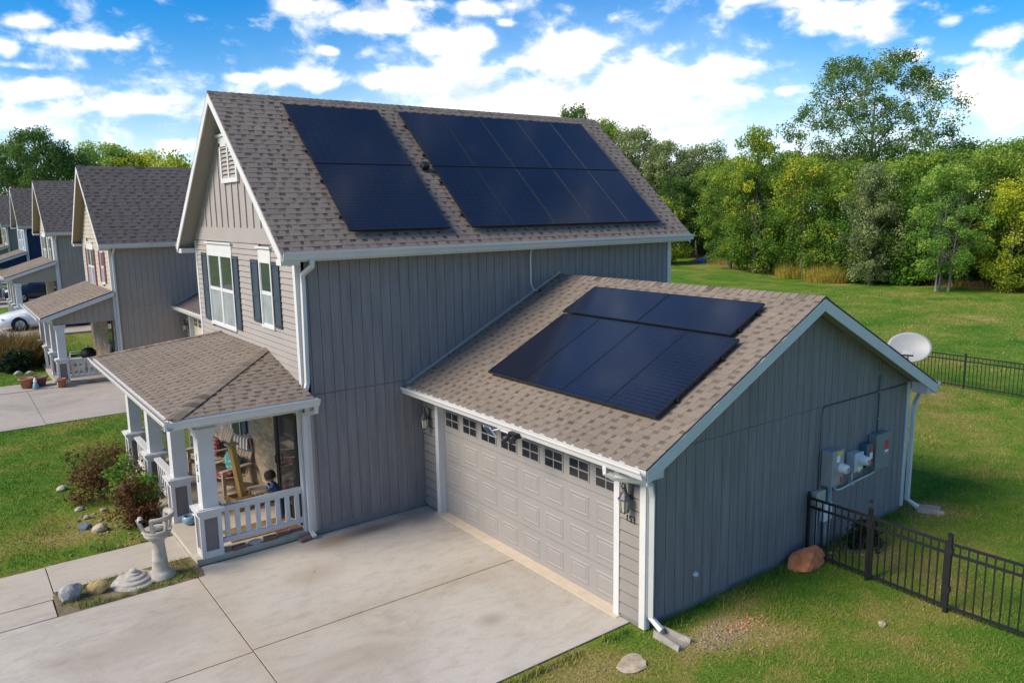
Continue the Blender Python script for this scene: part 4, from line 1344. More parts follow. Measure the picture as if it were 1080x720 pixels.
# brick pavers along the porch edge
for i, (x, y, z, a, lab) in enumerate([(-1.30, .10, .118, 5, 'red brick on the porch edge nearest the house number column'), (-.74, .14, .118, -4, 'red brick third from the corner downspout under the railing'), (-.48, .20, .118, 6, 'red brick second from the corner downspout under the railing'), (-.22, .22, .118, -3, 'red brick on the porch edge nearest the corner downspout'), (-.18, -.12, .022, 12, 'loose red brick lying on the drive by the downspout')]):
    m = MB(); m.box(-.115, -.055, 0, .115, .055, .065)
    one('brick', m, 'brick_paver', lab, 'brick', (x, y, z), 'bricks along the porch edge', bevel=.006).rotation_euler = (0, 0, R(a))
m = MB(); m.rock((0, 0, .03), (.16, .07, .06), 31, 2); one('white_rock', m, 'stone_white', 'whitish stone among the bricks under the porch railing', 'rock', (-1.0, .12, .118))
# blue glazed pot by the second column
t = thing('flower_pot', 'small blue glazed pot on the porch step by a column', 'pot', (-1.70, 1.80, .118))
m = MB(); m.lathe([(0, 0), (.07, 0), (.12, .05), (.14, .11), (.125, .17), (.115, .175), (.10, .17), (.11, .11), (0, .10)], n=24); m.build('bowl', 'blue_glaze', t)
m = MB(); m.lathe([(0, .13), (.11, .13)], n=20); m.build('soil_fill', 'soil', t)

# porch furniture
t = thing('garden_chair', 'slatted wooden porch chair with teal cushion and striped throw', 'chair', (-.62, 3.05, .118), rotz=R(200))
def chair_parts(t, wood):
    m = MB()
    for k in range(6): m.obox((.02 + .09 * k - .25, 0, .36 - .012 * k * -1), (.040, 0, .006), (0, .27, 0), (0, 0, .011))
    m.build('seat', wood, t)
    m = MB()
    for k in range(5):
        y = -.22 + .11 * k; hh = .78 - .04 * abs(k - 2) ** 1.5
        m.obox((-.30 - .17 * hh / .78, y, .36 + hh / 2), (.012, 0, .005), (0, .048, 0), (-.17 * hh / .78 * .98, 0, hh / 2))
    m.bar((-.36, -.26, .55), (-.36, .26, .55), .03, .05); m.build('backrest', wood, t)
    for sy in (-1, 1):
        m = MB(); m.obox((-.02, sy * .32, .60), (.36, 0, .0), (0, .055, 0), (0, 0, .012)); m.build('armrest', wood, t)
        m = MB(); m.box(.24, sy * .29 - .02, 0, .31, sy * .29 + .02, .59); m.build('leg', wood, t)
        m = MB(); m.bar((.28, sy * .26, .36), (-.55, sy * .26, .03), .03, .10); m.build('leg', wood, t)
chair_parts(t, 'weathered_wood')
cu = MB(); cu.pillow((-.20, -.02, .62), (.09, .22, .22)); one_c = cu.build('cushion_shape', 'teal_fabric', None)
def retop(o, par, name, label, cat):
    o.name = name; M = par.matrix_basis.copy(); o.matrix_basis = M; return tag(o, label, cat)
retop(one_c, t, 'cushion', 'teal patterned cushion propped on the wooden porch chair', 'cushion')
cu = MB(); cu.lathe([(0, .375), (.16, .375), (.22, .40), (.22, .44), (.17, .47), (0, .475)], (.05, .0, 0), 24); retop(cu.build('cushion', 'red_fabric', None), t, 'cushion', 'dark red seat cushion on the wooden porch chair', 'cushion')
th = MB()
for k in range(10):
    y = -.25 + .05 * k
    th.add([(-.455, y, 1.14 - .002 * (k % 2)), (-.455, y + .05, 1.14), (-.52, y, .80), (-.52, y + .05, .80), (-.40, y, 1.12), (-.40, y + .05, 1.12), (-.375, y, .88), (-.375, y + .05, .88)], [(0, 1, 3, 2), (0, 1, 5, 4), (4, 5, 7, 6)], rnd=float(k % 2))
mm, nt, b = new_mat('striped_cloth')
r = ramp(nt, [(.4, (.17, .13, .11)), (.6, (.64, .59, .52))]); nt.links.new(attr(nt), r.inputs['Fac']); nt.links.new(r.outputs['Color'], b.inputs['Base Color']); b.inputs['Roughness'].default_value = .95
MATS['striped_cloth'] = mm
retop(th.build('throw', 'striped_cloth', None), t, 'throw', 'striped throw hung over the back of the porch chair', 'blanket')
t2 = thing('garden_chair', 'second slatted porch chair farther along, mostly hidden by columns', 'chair', (-.62, 4.5, .118), rotz=R(190))
chair_parts(t2, 'weathered_wood')
cu = MB(); cu.pillow((-.22, -.02, .62), (.09, .22, .22)); retop(cu.build('cushion', 'red_fabric', None), t2, 'cushion', 'dark red cushion on the farther porch chair', 'cushion')
t = thing('planter', 'yellow cedar planter box with a tall upright post', 'planter', (-.62, 2.02, .118), rotz=R(12))
m = MB()
for a, b, c, d in ((-.26, -.19, -.26 + .03, .19), (.23, -.19, .26, .19), (-.23, -.19, .23, -.16), (-.23, .16, .23, .19)): m.box(a, b, 0, c, d, .27)
m.box(-.23, -.16, .02, .23, .16, .05); m.build('box', 'cedar', t)
m = MB(); m.box(-.225, -.155, .05, .225, .155, .20); m.build('soil_fill', 'soil', t)
m = MB(); m.bar((.03, .02, .05), (-.10, .10, 1.30), .15, .10); m.build('post', 'cedar', t)
m = MB(); m.obox((-.10, .10, 1.32), (.11, 0, 0), (0, .09, 0), (0, 0, .02)); m.build('post_cap', 'weathered_wood', t)
t = thing('garden_bench', 'low grey wooden stool behind the cedar planter', 'stool', (-.30, 1.95, .118))
m = MB(); m.box(-.16, -.25, .30, .16, .25, .335); m.build('seat', 'weathered_wood', t)
for sx in (-1, 1):
    for sy in (-1, 1):
        m = MB(); m.box(sx * .12 - .02, sy * .21 - .02, 0, sx * .12 + .02, sy * .21 + .02, .30); m.build('leg', 'weathered_wood', t)
m = MB(); m.box(-.62, -.32, 0, .62, .32, .014); one('rug', m, 'rug_brown', 'golden brown mat on the porch floor behind the side railing', 'mat', (-.72, .72, .119))
# denim doll leaning face-first on the wall
t = thing('doll', 'small dark haired doll in denim leaning on the stone porch wall', 'doll', (-.20, 1.02, .118), rotz=R(150))
def skin_body(parent, name, mat, joints, edges, root_i, sub=2):
    me = bpy.data.meshes.new(name)
    me.from_pydata([j[0] for j in joints], edges, [])
    o = bpy.data.objects.new(name, me); COL.objects.link(o); o.parent = parent
    me.materials.append(MATS[mat])
    md = o.modifiers.new('skin', 'SKIN')
    lay = me.skin_vertices[0].data if me.skin_vertices else None
    if lay is None:
        bm = bmesh.new(); bm.from_mesh(me); bm.verts.layers.skin.verify(); bm.to_mesh(me); bm.free(); lay = me.skin_vertices[0].data
    for i, j in enumerate(joints):
        lay[i].radius = (j[1], j[1]); lay[i].use_root = (i == root_i)
    s2 = o.modifiers.new('sub', 'SUBSURF'); s2.levels = sub; s2.render_levels = sub
    return o
J2 = [((0, 0, .40), .085), ((.06, 0, .54), .085), ((.10, 0, .66), .075), ((.13, 0, .72), .035), ((.15, 0, .76), .04),
      ((.0, .065, .36), .06), ((-.02, .075, .18), .048), ((-.03, .08, .02), .04), ((.03, .085, .015), .03),
      ((.0, -.065, .36), .06), ((-.02, -.075, .18), .048), ((-.03, -.08, .02), .04), ((.03, -.085, .015), .03),
      ((.12, .10, .65), .045), ((.20, .14, .60), .035), ((.24, .08, .68), .03), ((.12, -.10, .65), .045), ((.20, -.14, .60), .035), ((.24, -.08, .68), .03)]
E2 = [(0, 1), (1, 2), (2, 3), (3, 4), (0, 5), (5, 6), (6, 7), (7, 8), (0, 9), (9, 10), (10, 11), (11, 12), (2, 13), (13, 14), (14, 15), (2, 16), (16, 17), (17, 18)]
skin_body(t, 'body', 'denim', J2, E2, 0)
m = MB(); m.lathe([(0, -.10), (.06, -.085), (.095, -.03), (.10, .03), (.07, .085), (0, .105)], (.17, 0, .84), 20, axis=(.25, 0, 1)); m.build('head', 'skin_cloth', t)
m = MB(); m.lathe([(.104, -.045), (.112, .03), (.08, .095), (0, .118)], (.163, 0, .845), 20, axis=(.25, 0, 1)); m.build('hair', 'doll_hair', t)

# ------------------------------------------------------------------ fences
def fence_panel(mb, p, q, z0=.0, h=1.08, pick=.115, top=True):
    p, q = Vector((p[0], p[1], z0)), Vector((q[0], q[1], z0))
    Z = Vector((0, 0, 1))
    for z in (h - .02, h - .17, .10):
        mb.bar(p + Z * z, q + Z * z, .028, .038)
    L = (q - p).length; n = max(1, int(round(L / pick)))
    for i in range(1, n):
        c = p.lerp(q, i / n)
        mb.bar(c + Z * .04, c + Z * (h - .02), .017, .017, up=(q - p))
def fence(name, label, pts, z0=0, gate=None, tall=(), post=.050):
    t = thing(name, label, 'fence', (pts[0][0], pts[0][1], 0))
    o = Vector((pts[0][0], pts[0][1], 0))
    for i, p in enumerate(pts):
        m = MB(); hh = 1.19 if i in tall else 1.13; w = post * (1.12 if i in tall else 1)
        m.box(p[0] - o.x - w / 2, p[1] - o.y - w / 2, 0, p[0] - o.x + w / 2, p[1] - o.y + w / 2, hh)
        po = m.build('post', 'black_metal', t)
        m = MB(); m.lathe([(w * .78, 0), (w * .78, .012), (w * .5, .03), (0, .045)], (p[0] - o.x, p[1] - o.y, hh), 4, smooth=False); m.build('post_cap', 'black_metal', po)
    for i in range(len(pts) - 1):
        a, b = Vector(pts[i]).to_2d() if False else Vector((pts[i][0] - o.x, pts[i][1] - o.y)), Vector((pts[i + 1][0] - o.x, pts[i + 1][1] - o.y))
        d = (b - a).normalized()
        m = MB()
        if gate == i:
            a2, b2 = a + d * .05, b - d * .05
            fence_panel(m, a2, b2)
            for e in (a2, b2): m.box(e.x - .019, e.y - .019, .06, e.x + .019, e.y + .019, 1.09)
            g = m.build('gate', 'black_metal', t)
            for z in (.32, .92):
                m = MB(); m.box(b.x - .034, b.y - .045, z, b.x + .034, b.y + .045, z + .09); m.build('hinge', 'black_plastic', g)
            m = MB(); m.box(a.x - .036, a.y - .05, .88, a.x + .036, a.y + .045, .98); m.tube([(a.x - .02, a.y, 1.1), (a.x - .02, a.y, 1.32)], .012, 8); m.box(a.x - .04, a.y - .02, 1.30, a.x, a.y + .02, 1.34); m.build('latch', 'black_plastic', g)
        else:
            fence_panel(m, a + d * post / 2, b - d * post / 2)
            m.build('panel', 'black_metal', t)
    return t
fence('fence', 'black metal fence with gate running out from the garage gable wall', [(6.33, -6.13), (6.33, -7.20), (6.27, -8.43), (6.32, -9.50), (6.32, -11.7), (6.32, -13.9)], gate=1, tall=(1, 2))
fp = [(21.1, y) for y in (8.0, 5.5, 3.0, .4, -2.25, -4.75, -7.25, -9.75, -12.25, -14.75)]
fence('fence', 'distant black metal fence crossing the back lawn', fp)

# ------------------------------------------------------------------ plants
def leaf_cloud(rng, centers, radii, n_per, size, rnd_c, up=.3, squash=.8):
    k = len(centers)
    idx = np.repeat(np.arange(k), n_per)
    n = len(idx)
    d = rng.normal(size=(n, 3)); d /= np.linalg.norm(d, axis=1)[:, None] + 1e-9
    rr = rng.random(n) ** .45
    P = centers[idx] + d * (rr * radii[idx])[:, None] * np.array([1, 1, squash])
    nrm = d * .6 + rng.normal(size=(n, 3)) * .7 + np.array([0, 0, up]); nrm /= np.linalg.norm(nrm, axis=1)[:, None] + 1e-9
    t = np.cross(nrm, rng.normal(size=(n, 3))); t /= np.linalg.norm(t, axis=1)[:, None] + 1e-9
    b = np.cross(nrm, t)
    s = size * rng.uniform(.6, 1.35, n)
    t = t * s[:, None]; b = b * (s * .55)[:, None]
    V = np.stack([P - t, P - b * .9, P + t, P + b], 1)
    R_ = np.clip(rnd_c[idx] + rng.normal(0, .13, n), 0, 1)
    return V, R_

def tree_meshes(kind, seed):
    """returns (trunk object, crown object, nominal height); built around the origin"""
    rng = np.random.default_rng(seed); rg = random.Random(seed)
    P = dict(
        round=dict(h=10, th=1.6, cw=3.9, n=130, per=170, leaf=.098, cr=(.55, 1.2), bias=.5, low=.10),
        tall=dict(h=10, th=1.2, cw=2.9, n=120, per=165, leaf=.098, cr=(.5, 1.05), bias=.5, low=.06),
        bushy=dict(h=6, th=.5, cw=2.7, n=80, per=170, leaf=.095, cr=(.5, .9), bias=.5, low=.02),
        fresh=dict(h=9, th=2.0, cw=3.0, n=125, per=140, leaf=.09, cr=(.45, .85), bias=.45, low=.14),
        giant=dict(h=20, th=8.0, cw=8.8, n=310, per=110, leaf=.115, cr=(.55, 1.25), bias=.42, low=.45),
        willow=dict(h=12, th=2.5, cw=4.6, n=150, per=150, leaf=.115, cr=(.6, 1.2), bias=.4, low=.12),
    )[kind]
    h, cw = P['h'], P['cw']
    lo = P['low'] * h
    cs = []
    lob = [(rg.uniform(0, 6.28), rg.uniform(.1, .95), rg.uniform(.72, 1.18)) for _ in range(9)]
    tries = 0
    while len(cs) < P['n'] and tries < 20000:
        tries += 1
        z = rg.random()
        if kind == 'giant':
            prof = math.sin(min(1, (z + .10) ** .8) * math.pi * .88) ** .75
        else:
            prof = (math.sin(min(1, (z * .9 + .12)) * math.pi * .93)) ** .6
        a = rg.uniform(0, 2 * math.pi)
        k = 1.0
        for la, lz, lk in lob:
            w = math.exp(-((math.cos(a - la) - 1) ** 2) * 2.2 - ((z - lz) / .22) ** 2)
            k = k * (1 - w) + lk * w
        r = cw * prof * k * (rg.random() ** P['bias'])
        if kind == 'giant' and rg.random() < .25 and r < cw * .35: continue
        zz = lo + (h - lo) * z
        cs.append((r * math.cos(a), r * math.sin(a), zz))
    C = np.array(cs)
    C[:, 2] *= (h - .5) / C[:, 2].max()
    rad = rng.uniform(P['cr'][0], P['cr'][1], len(C))
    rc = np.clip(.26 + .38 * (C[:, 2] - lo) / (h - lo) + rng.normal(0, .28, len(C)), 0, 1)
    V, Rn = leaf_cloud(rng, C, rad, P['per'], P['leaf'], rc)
    # trunk and limbs
    m = MB()
    th = P['th']
    base_r = .017 * h + .03
    stems = 1 if kind != 'fresh' else 3
    for sidx in range(stems):
        ox = (0, 0) if stems == 1 else (rg.uniform(-.3, .3), rg.uniform(-.45, .45))
        bend = [rg.uniform(-.25, .25) for _ in range(4)]
        pts = []; rs = []
        top = h * .80
        for i in range(8):
            t = i / 7
            pts.append((ox[0] * (1 + t) + bend[0] * math.sin(t * 3) + bend[1] * t, ox[1] * (1 + t) + bend[2] * math.sin(t * 2.6) + bend[3] * t, top * t))
            rs.append(base_r * (1.35 if i == 0 else 1) * (1 - .86 * t) / (1 if stems == 1 else 2.3))
        m.tube(pts, rs, 9)
        nodes = []
        if kind == 'giant':
            for q in range(11):
                an = q * 2.4 + rg.uniform(-.3, .3); zz = top * (.36 + .048 * q); i = min(6, int(zz / top * 7)); f = zz / top * 7 - i
                s0 = Vector(pts[i]).lerp(Vector(pts[i + 1]), f); rb = (rs[i] * (1 - f) + rs[i + 1] * f) * .62
                Rr = cw * rg.uniform(.45, .72) * (1 - .35 * q / 10); up = h * rg.uniform(.14, .24)
                cv = [s0]
                for t2 in (.25, .5, .75, 1.0):
                    cv.append(s0 + Vector((math.cos(an) * Rr * t2 ** 1.25 + rg.uniform(-.25, .25), math.sin(an) * Rr * t2 ** 1.25 + rg.uniform(-.25, .25), up * t2 ** .8)))
                m.tube(cv, [rb, rb * .75, rb * .55, rb * .36, rb * .15], 7, caps=False)
                nodes += [(cv[2], rb * .4), (cv[3], rb * .3), (cv[4], rb * .2)]
        order = list(range(len(C))); rg.shuffle(order)
        for ci in order[:(170 if kind == 'giant' else 22)]:
            c = Vector(C[ci])
            if nodes:
                s0, rb = min(nodes, key=lambda nd: (nd[0] - c).length + (3 if nd[0].z > c.z else 0))
                mid = s0.lerp(c, .55) + Vector((rg.uniform(-.25, .25), rg.uniform(-.25, .25), rg.uniform(-.1, .3)))
                rb = min(rb, .07)
                m.tube([s0, mid, c], [rb * .8, rb * .5, rb * .2], 5, caps=False)
                continue
            zz = max(th * .8, min(top * .93, c.z * rg.uniform(.45, .75)))
            if kind == 'giant': zz = max(th * .75, min(top * .93, c.z - math.hypot(c.x, c.y) * rg.uniform(.55, 1.0)))
            t = zz / top; i = min(6, int(t * 7)); f = t * 7 - i
            s0 = Vector(pts[i]).lerp(Vector(pts[i + 1]), f)
            rb = (rs[i] * (1 - f) + rs[i + 1] * f) * .55
            mid = s0.lerp(c, .5) + Vector((rg.uniform(-.3, .3), rg.uniform(-.3, .3), -.04 * (c - s0).length + rg.uniform(0, .4)))
            m.tube([s0, s0.lerp(mid, .5) + Vector((0, 0, .1)), mid, c], [rb, rb * .75, rb * .5, rb * .15], 6, caps=False)
            for _ in range(2 if kind == 'giant' else 1):
                e = c + Vector((rg.uniform(-1, 1), rg.uniform(-1, 1), rg.uniform(-.2, .8)))
                m.tube([mid, mid.lerp(e, .5), e], [rb * .35, rb * .22, rb * .06], 5, caps=False)
    return m, V, Rn, h

LIB = {}
def tree(kind, seed, leaf, bark, name, label, x, y, h, rot=None, group=None, wide=1.0, cat='tree'):
    key = (kind, seed)
    t = thing(name, label, cat, (x, y, ground_z(x, y)), group)
    if key not in LIB:
        m, V, Rn, hn = tree_meshes(kind, seed)
        trunk = m.build('trunk', bark, t, fix=False)
        crown = quads_obj('crown', V, Rn, leaf, parent=t)
        LIB[key] = (trunk.data, crown.data, hn)
    else:
        td, cd, hn = LIB[key]
        trunk = bpy.data.objects.new('trunk', td); COL.objects.link(trunk); trunk.parent = t
        crown = bpy.data.objects.new('crown', cd); COL.objects.link(crown); crown.parent = t
    for o, mt in ((trunk, bark), (crown, leaf)):
        o.material_slots[0].link = 'OBJECT'; o.material_slots[0].material = MATS[mt]
    s = h / LIB[key][2]
    t.scale = (s * wide, s * wide, s)
    t.rotation_euler = (0, 0, rot if rot is not None else random.uniform(0, 6.28))
    return t

GF = 'trees along the edge of the wood'
FRONT = [
 ('bushy', 1, 'leaf_yellow', 'bright yellow green bushy tree beside the fallen branch', 52.6, 39.9, 6.6, 1.05),
 ('round', 2, 'leaf_autumn', 'green tree with orange tips, leftmost tall one past the house roof', 52.3, 31.2, 9.0, .85),
 ('tall', 3, 'leaf_autumn', 'tallest yellow tipped tree left of the giant tree', 51.8, 28.3, 12.4, .72),
 ('round', 4, 'leaf_autumn', 'wide gold flecked tree behind the straw coloured grass clumps', 52.3, 23.9, 9.9, .95),
 ('tall', 5, 'leaf_green', 'plain green tree directly below the giant tree', 52.6, 19.3, 9.2, 1.25),
 ('tall', 6, 'leaf_grey', 'pale grey green tree in front of the giant tree', 50.8, 17.2, 9.0, .8),
 ('round', 7, 'leaf_green', 'rounded green tree just behind the small pale stemmed tree', 53.4, 15.2, 9.7, 1.0),
 ('fresh', 8, 'leaf_fresh', 'fresh green tree with three pale stems standing forward of the wood', 49.7, 11.5, 8.6, .95),
 ('round', 2, 'leaf_green', 'dense green tree right of the pale stemmed tree', 55.0, 10.2, 10.1, 1.0),
 ('tall', 3, 'leaf_yellow', 'yellow green tree at the right end of the visible wood', 52.2, 8.3, 7.6, 1.0),
 ('round', 4, 'leaf_green', 'tall green tree rising behind the rightmost yellow green one', 54.5, 6.6, 10.6, 1.0),
 ('round', 7, 'leaf_green', None, 52.3, 3.7, 10.2, 1.0), ('tall', 5, 'leaf_autumn', None, 53.0, 0.6, 9.6, 1.1),
]
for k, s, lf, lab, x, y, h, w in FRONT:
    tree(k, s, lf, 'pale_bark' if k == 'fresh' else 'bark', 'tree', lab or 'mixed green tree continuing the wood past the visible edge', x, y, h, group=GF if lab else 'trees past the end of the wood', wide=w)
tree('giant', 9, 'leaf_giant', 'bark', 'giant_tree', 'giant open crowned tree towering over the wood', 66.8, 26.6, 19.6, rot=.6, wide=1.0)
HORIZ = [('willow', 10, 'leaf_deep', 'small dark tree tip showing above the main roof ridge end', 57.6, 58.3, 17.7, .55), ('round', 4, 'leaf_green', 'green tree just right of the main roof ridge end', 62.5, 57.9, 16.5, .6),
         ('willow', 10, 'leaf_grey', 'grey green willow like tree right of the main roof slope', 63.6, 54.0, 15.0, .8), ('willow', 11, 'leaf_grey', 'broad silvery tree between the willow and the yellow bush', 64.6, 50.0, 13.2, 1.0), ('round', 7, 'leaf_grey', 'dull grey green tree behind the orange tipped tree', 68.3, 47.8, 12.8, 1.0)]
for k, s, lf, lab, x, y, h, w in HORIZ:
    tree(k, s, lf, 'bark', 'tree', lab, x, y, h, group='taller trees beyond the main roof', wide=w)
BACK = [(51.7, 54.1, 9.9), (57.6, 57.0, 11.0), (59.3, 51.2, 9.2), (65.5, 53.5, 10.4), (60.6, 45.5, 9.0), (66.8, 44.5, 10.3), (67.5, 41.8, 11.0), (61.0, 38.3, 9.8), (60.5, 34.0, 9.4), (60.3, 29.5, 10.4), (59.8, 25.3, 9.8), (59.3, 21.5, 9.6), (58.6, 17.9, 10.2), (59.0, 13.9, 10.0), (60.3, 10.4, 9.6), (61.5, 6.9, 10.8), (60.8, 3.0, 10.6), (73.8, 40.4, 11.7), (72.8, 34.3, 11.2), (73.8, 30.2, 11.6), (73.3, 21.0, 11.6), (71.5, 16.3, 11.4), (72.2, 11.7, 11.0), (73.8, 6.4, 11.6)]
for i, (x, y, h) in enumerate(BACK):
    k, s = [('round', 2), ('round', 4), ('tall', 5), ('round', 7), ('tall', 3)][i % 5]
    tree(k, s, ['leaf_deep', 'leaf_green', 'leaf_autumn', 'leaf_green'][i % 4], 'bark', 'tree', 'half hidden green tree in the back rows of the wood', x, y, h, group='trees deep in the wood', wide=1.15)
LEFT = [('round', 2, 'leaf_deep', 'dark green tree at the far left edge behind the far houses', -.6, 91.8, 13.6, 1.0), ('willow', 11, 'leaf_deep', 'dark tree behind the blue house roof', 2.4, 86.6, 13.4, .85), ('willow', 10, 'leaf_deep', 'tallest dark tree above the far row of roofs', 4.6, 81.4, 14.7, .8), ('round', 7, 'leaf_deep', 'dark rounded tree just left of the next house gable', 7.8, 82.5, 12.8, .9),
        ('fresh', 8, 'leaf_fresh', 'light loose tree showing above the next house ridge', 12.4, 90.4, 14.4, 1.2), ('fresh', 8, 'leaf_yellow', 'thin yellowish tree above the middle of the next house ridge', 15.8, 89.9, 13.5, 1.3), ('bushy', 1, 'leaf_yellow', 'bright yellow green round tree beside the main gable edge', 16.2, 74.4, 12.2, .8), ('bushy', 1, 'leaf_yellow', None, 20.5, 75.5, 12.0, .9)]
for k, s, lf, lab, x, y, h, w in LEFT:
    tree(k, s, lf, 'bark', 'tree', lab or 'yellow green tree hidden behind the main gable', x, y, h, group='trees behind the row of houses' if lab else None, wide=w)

# undergrowth and tall grasses at the foot of the wood
def grass_tuft(name, mat, label, x, y, w, h, n, seed, cat='ornamental grass', group=None, bw=.05):
    rng = np.random.default_rng(seed)
    r = w * np.sqrt(rng.random(n)) * .55; a = rng.uniform(0, 2 * np.pi, n)
    bx, by = r * np.cos(a), r * np.sin(a)
    hh = h * rng.uniform(.45, 1.08, n) * (1 - 1.3 * (r / w) ** 2)
    lean = .30 * w * rng.uniform(.1, 1, n)
    base = np.stack([bx, by, np.zeros(n)], 1)
    dirx = np.stack([np.cos(a + rng.normal(0, .7, n)), np.sin(a + rng.normal(0, .7, n)), np.zeros(n)], 1)
    sd = np.stack([-dirx[:, 1], dirx[:, 0], np.zeros(n)], 1) * bw / 2
    mid = base + dirx * (lean * .35)[:, None] + np.stack([np.zeros(n)] * 2 + [hh * .7], 1)
    tip = base + dirx * lean[:, None] + np.stack([np.zeros(n)] * 2 + [hh], 1)
    V = np.concatenate([np.stack([base - sd, base + sd, mid + sd * .8, mid - sd * .8], 1), np.stack([mid - sd * .8, mid + sd * .8, tip + sd * .1, tip - sd * .1], 1)])
    c = np.clip(rng.normal(.5, .25, n), 0, 1)
    o = quads_obj(name, V, np.concatenate([c * .8, c]), mat)
    o.location = (x, y, ground_z(x, y))
    return tag(o, label, cat, group)
grass_tuft('tall_grass', 'gold_grass', 'round golden grass clump by the dark bush at the wood edge', 51.2, 20.9, 3.2, 1.55, 1500, 1, group='golden grass clumps')
grass_tuft('tall_grass', 'gold_grass', 'golden grass clump farther left at the wood edge', 52.6, 25.0, 2.4, 1.6, 1100, 2, group='golden grass clumps')
def dry_strip():
    rng = np.random.default_rng(8); n = 5200
    t = rng.random(n); x = 57.0 - 4.6 * t + rng.normal(0, .5, n); y = 36.5 - 14.5 * t + rng.normal(0, .5, n)
    hh = rng.uniform(.3, 1.1, n) * (.6 + .4 * np.sin(t * 25))
    quads_obj('dry_grass', blades(rng, x, y, np.zeros(n), hh + .1, rng.uniform(.03, .09, n), .4), np.clip(rng.normal(.5, .25, n), 0, 1), 'dry_grass', 'stuff', verts_per=3)
    n = 3500
    x = 54.6 + rng.normal(0, .55, n); y = rng.uniform(2, 19, n)
    quads_obj('undergrowth', blades(rng, x, y, np.zeros(n), rng.uniform(.1, .6, n), rng.uniform(.04, .1, n), .6), np.clip(rng.normal(.4, .25, n), 0, 1), 'dry_grass', 'stuff', verts_per=3)
dry_strip()
def bush(name, leaf, label, x, y, w, h, seed, n=34, per=80, lsz=.09, group=None, twig='bark', cat='shrub', nt=14, stemr=.012):
    rng = np.random.default_rng(seed); rg = random.Random(seed)
    t = thing(name, label, cat, (x, y, ground_z(x, y)), group)
    a = rng.uniform(0, 2 * np.pi, n); rr = np.sqrt(rng.random(n)) * w / 2 * .8; z = rng.random(n)
    C = np.stack([rr * np.cos(a), rr * np.sin(a), (.12 + .78 * z) * h * (1 - .45 * (rr / (w / 2)) ** 2)], 1)
    rad = rng.uniform(.13, .27, n) * min(w, h * 1.2)
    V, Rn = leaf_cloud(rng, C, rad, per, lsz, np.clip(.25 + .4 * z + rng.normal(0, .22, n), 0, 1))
    m = MB()
    for i in range(nt):
        c = Vector(C[i % n]); m.tube([(rg.uniform(-.05, .05), rg.uniform(-.05, .05), 0), c * .5 + Vector((0, 0, .08 * h)), c * 1.08], [stemr, stemr * .7, stemr * .3], 5, caps=False)
    m.build('stem', twig, t, fix=False)
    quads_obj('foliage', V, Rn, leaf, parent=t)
    return t
GB2 = 'low bushes at the foot of the wood'
for i, (x, y, w, h, lf, lab) in enumerate([(52.3, 18.4, 3.4, 3.0, 'leaf_bush', 'big dark green bush right of the golden grass'), (53.0, 15.3, 3.2, 2.6, 'leaf_bush', 'deep green bush left of the pale stemmed tree'), (53.9, 30.6, 3.0, 3.0, 'leaf_autumn', 'olive bush behind the dry grass strip'), (54.0, 27.3, 2.6, 2.8, 'leaf_green', 'green bush behind the left golden grass clump'), (58.6, 34.6, 3.0, 3.2, 'leaf_autumn', 'olive gold bush at the left end of the dry grass'), (55.8, 12.6, 2.4, 2.2, 'leaf_deep', 'dark low bush behind the pale stems'), (52.6, 22.6, 2.4, 2.4, 'leaf_green', 'green bush between the golden grass clumps'), (56.3, 8.5, 2.5, 2.2, 'leaf_deep', 'dark bush in the shade at the right of the wood'), (54.6, 40.9, 2.6, 2.4, 'leaf_yellow', 'low yellow bush by the house corner'), (70.0, 50.0, 6.0, 3.5, 'leaf_deep', 'dark bush at the back of the brush pile')]):
    bush('bush', lf, lab, x, y, w, h, 100 + i, 40, 95, .14, GB2, stemr=.03)
# brush pile with blue tarp
t = thing('fallen_branch', 'bare forked dead branch lying at the edge of the wood', 'dead branch', (58.2, 37.9, 0))
m = MB(); m.tube([(-1.5, 2.0, .2), (0, .5, .9), (1.2, -1.4, 2.0), (1.8, -2.6, 2.6)], [.28, .22, .14, .05], 8); m.tube([(-.6, 1.3, .5), (-.7, 1.6, 1.6), (-.4, 1.9, 2.6)], [.18, .12, .04], 7); m.tube([(.5, -.2, 1.3), (1.5, .2, 1.2), (2.2, .5, .8)], [.12, .08, .03], 7); m.build('wood', 'dead_wood', t)
m = MB(); m.rock((0, 0, .35), (.6, .5, .6), 3, 3); one('tarp', m, 'blue_tarp', 'small bright blue tarp heap beside the dead branch', 'tarp', (57.0, 38.3, 0))
# shrubs by the porch
bush('shrub', 'leaf_brown', 'reddish brown shrub before the porch railing', -2.66, 4.75, 1.6, 1.22, 201, 58, 62, .036, 'shrubs before the porch', nt=30)
bush('shrub', 'leaf_green', 'green leafy shrub mixed into the reddish one at the porch', -2.45, 4.00, .85, 1.35, 202, 26, 48, .040, 'shrubs before the porch', nt=16)
bush('shrub', 'leaf_brown', 'dark brown shrub beside the broken stone pedestal', -2.44, 2.85, .95, .98, 203, 40, 85, .034, 'shrubs before the porch', nt=26)
bush('shrub', 'leaf_bush', 'green sprig growing through the brown shrub near the path', -2.22, 3.02, .60, 1.15, 204, 16, 50, .038, 'shrubs before the porch', nt=10)
t = thing('dead_plant', 'dry dark plant stalk sticking up in the front lawn', 'dead plant', (-2.95, 6.9, 0))
m = MB(); m.tube([(0, 0, 0), (-.05, .05, .25), (-.10, .12, .5)], [.02, .014, .008], 6); m.tube([(-.04, .04, .2), (.08, .1, .42)], [.010, .005], 5); m.tube([(-.05, .05, .25), (-.16, .0, .40)], [.010, .005], 5); m.build('stem', 'bark', t)
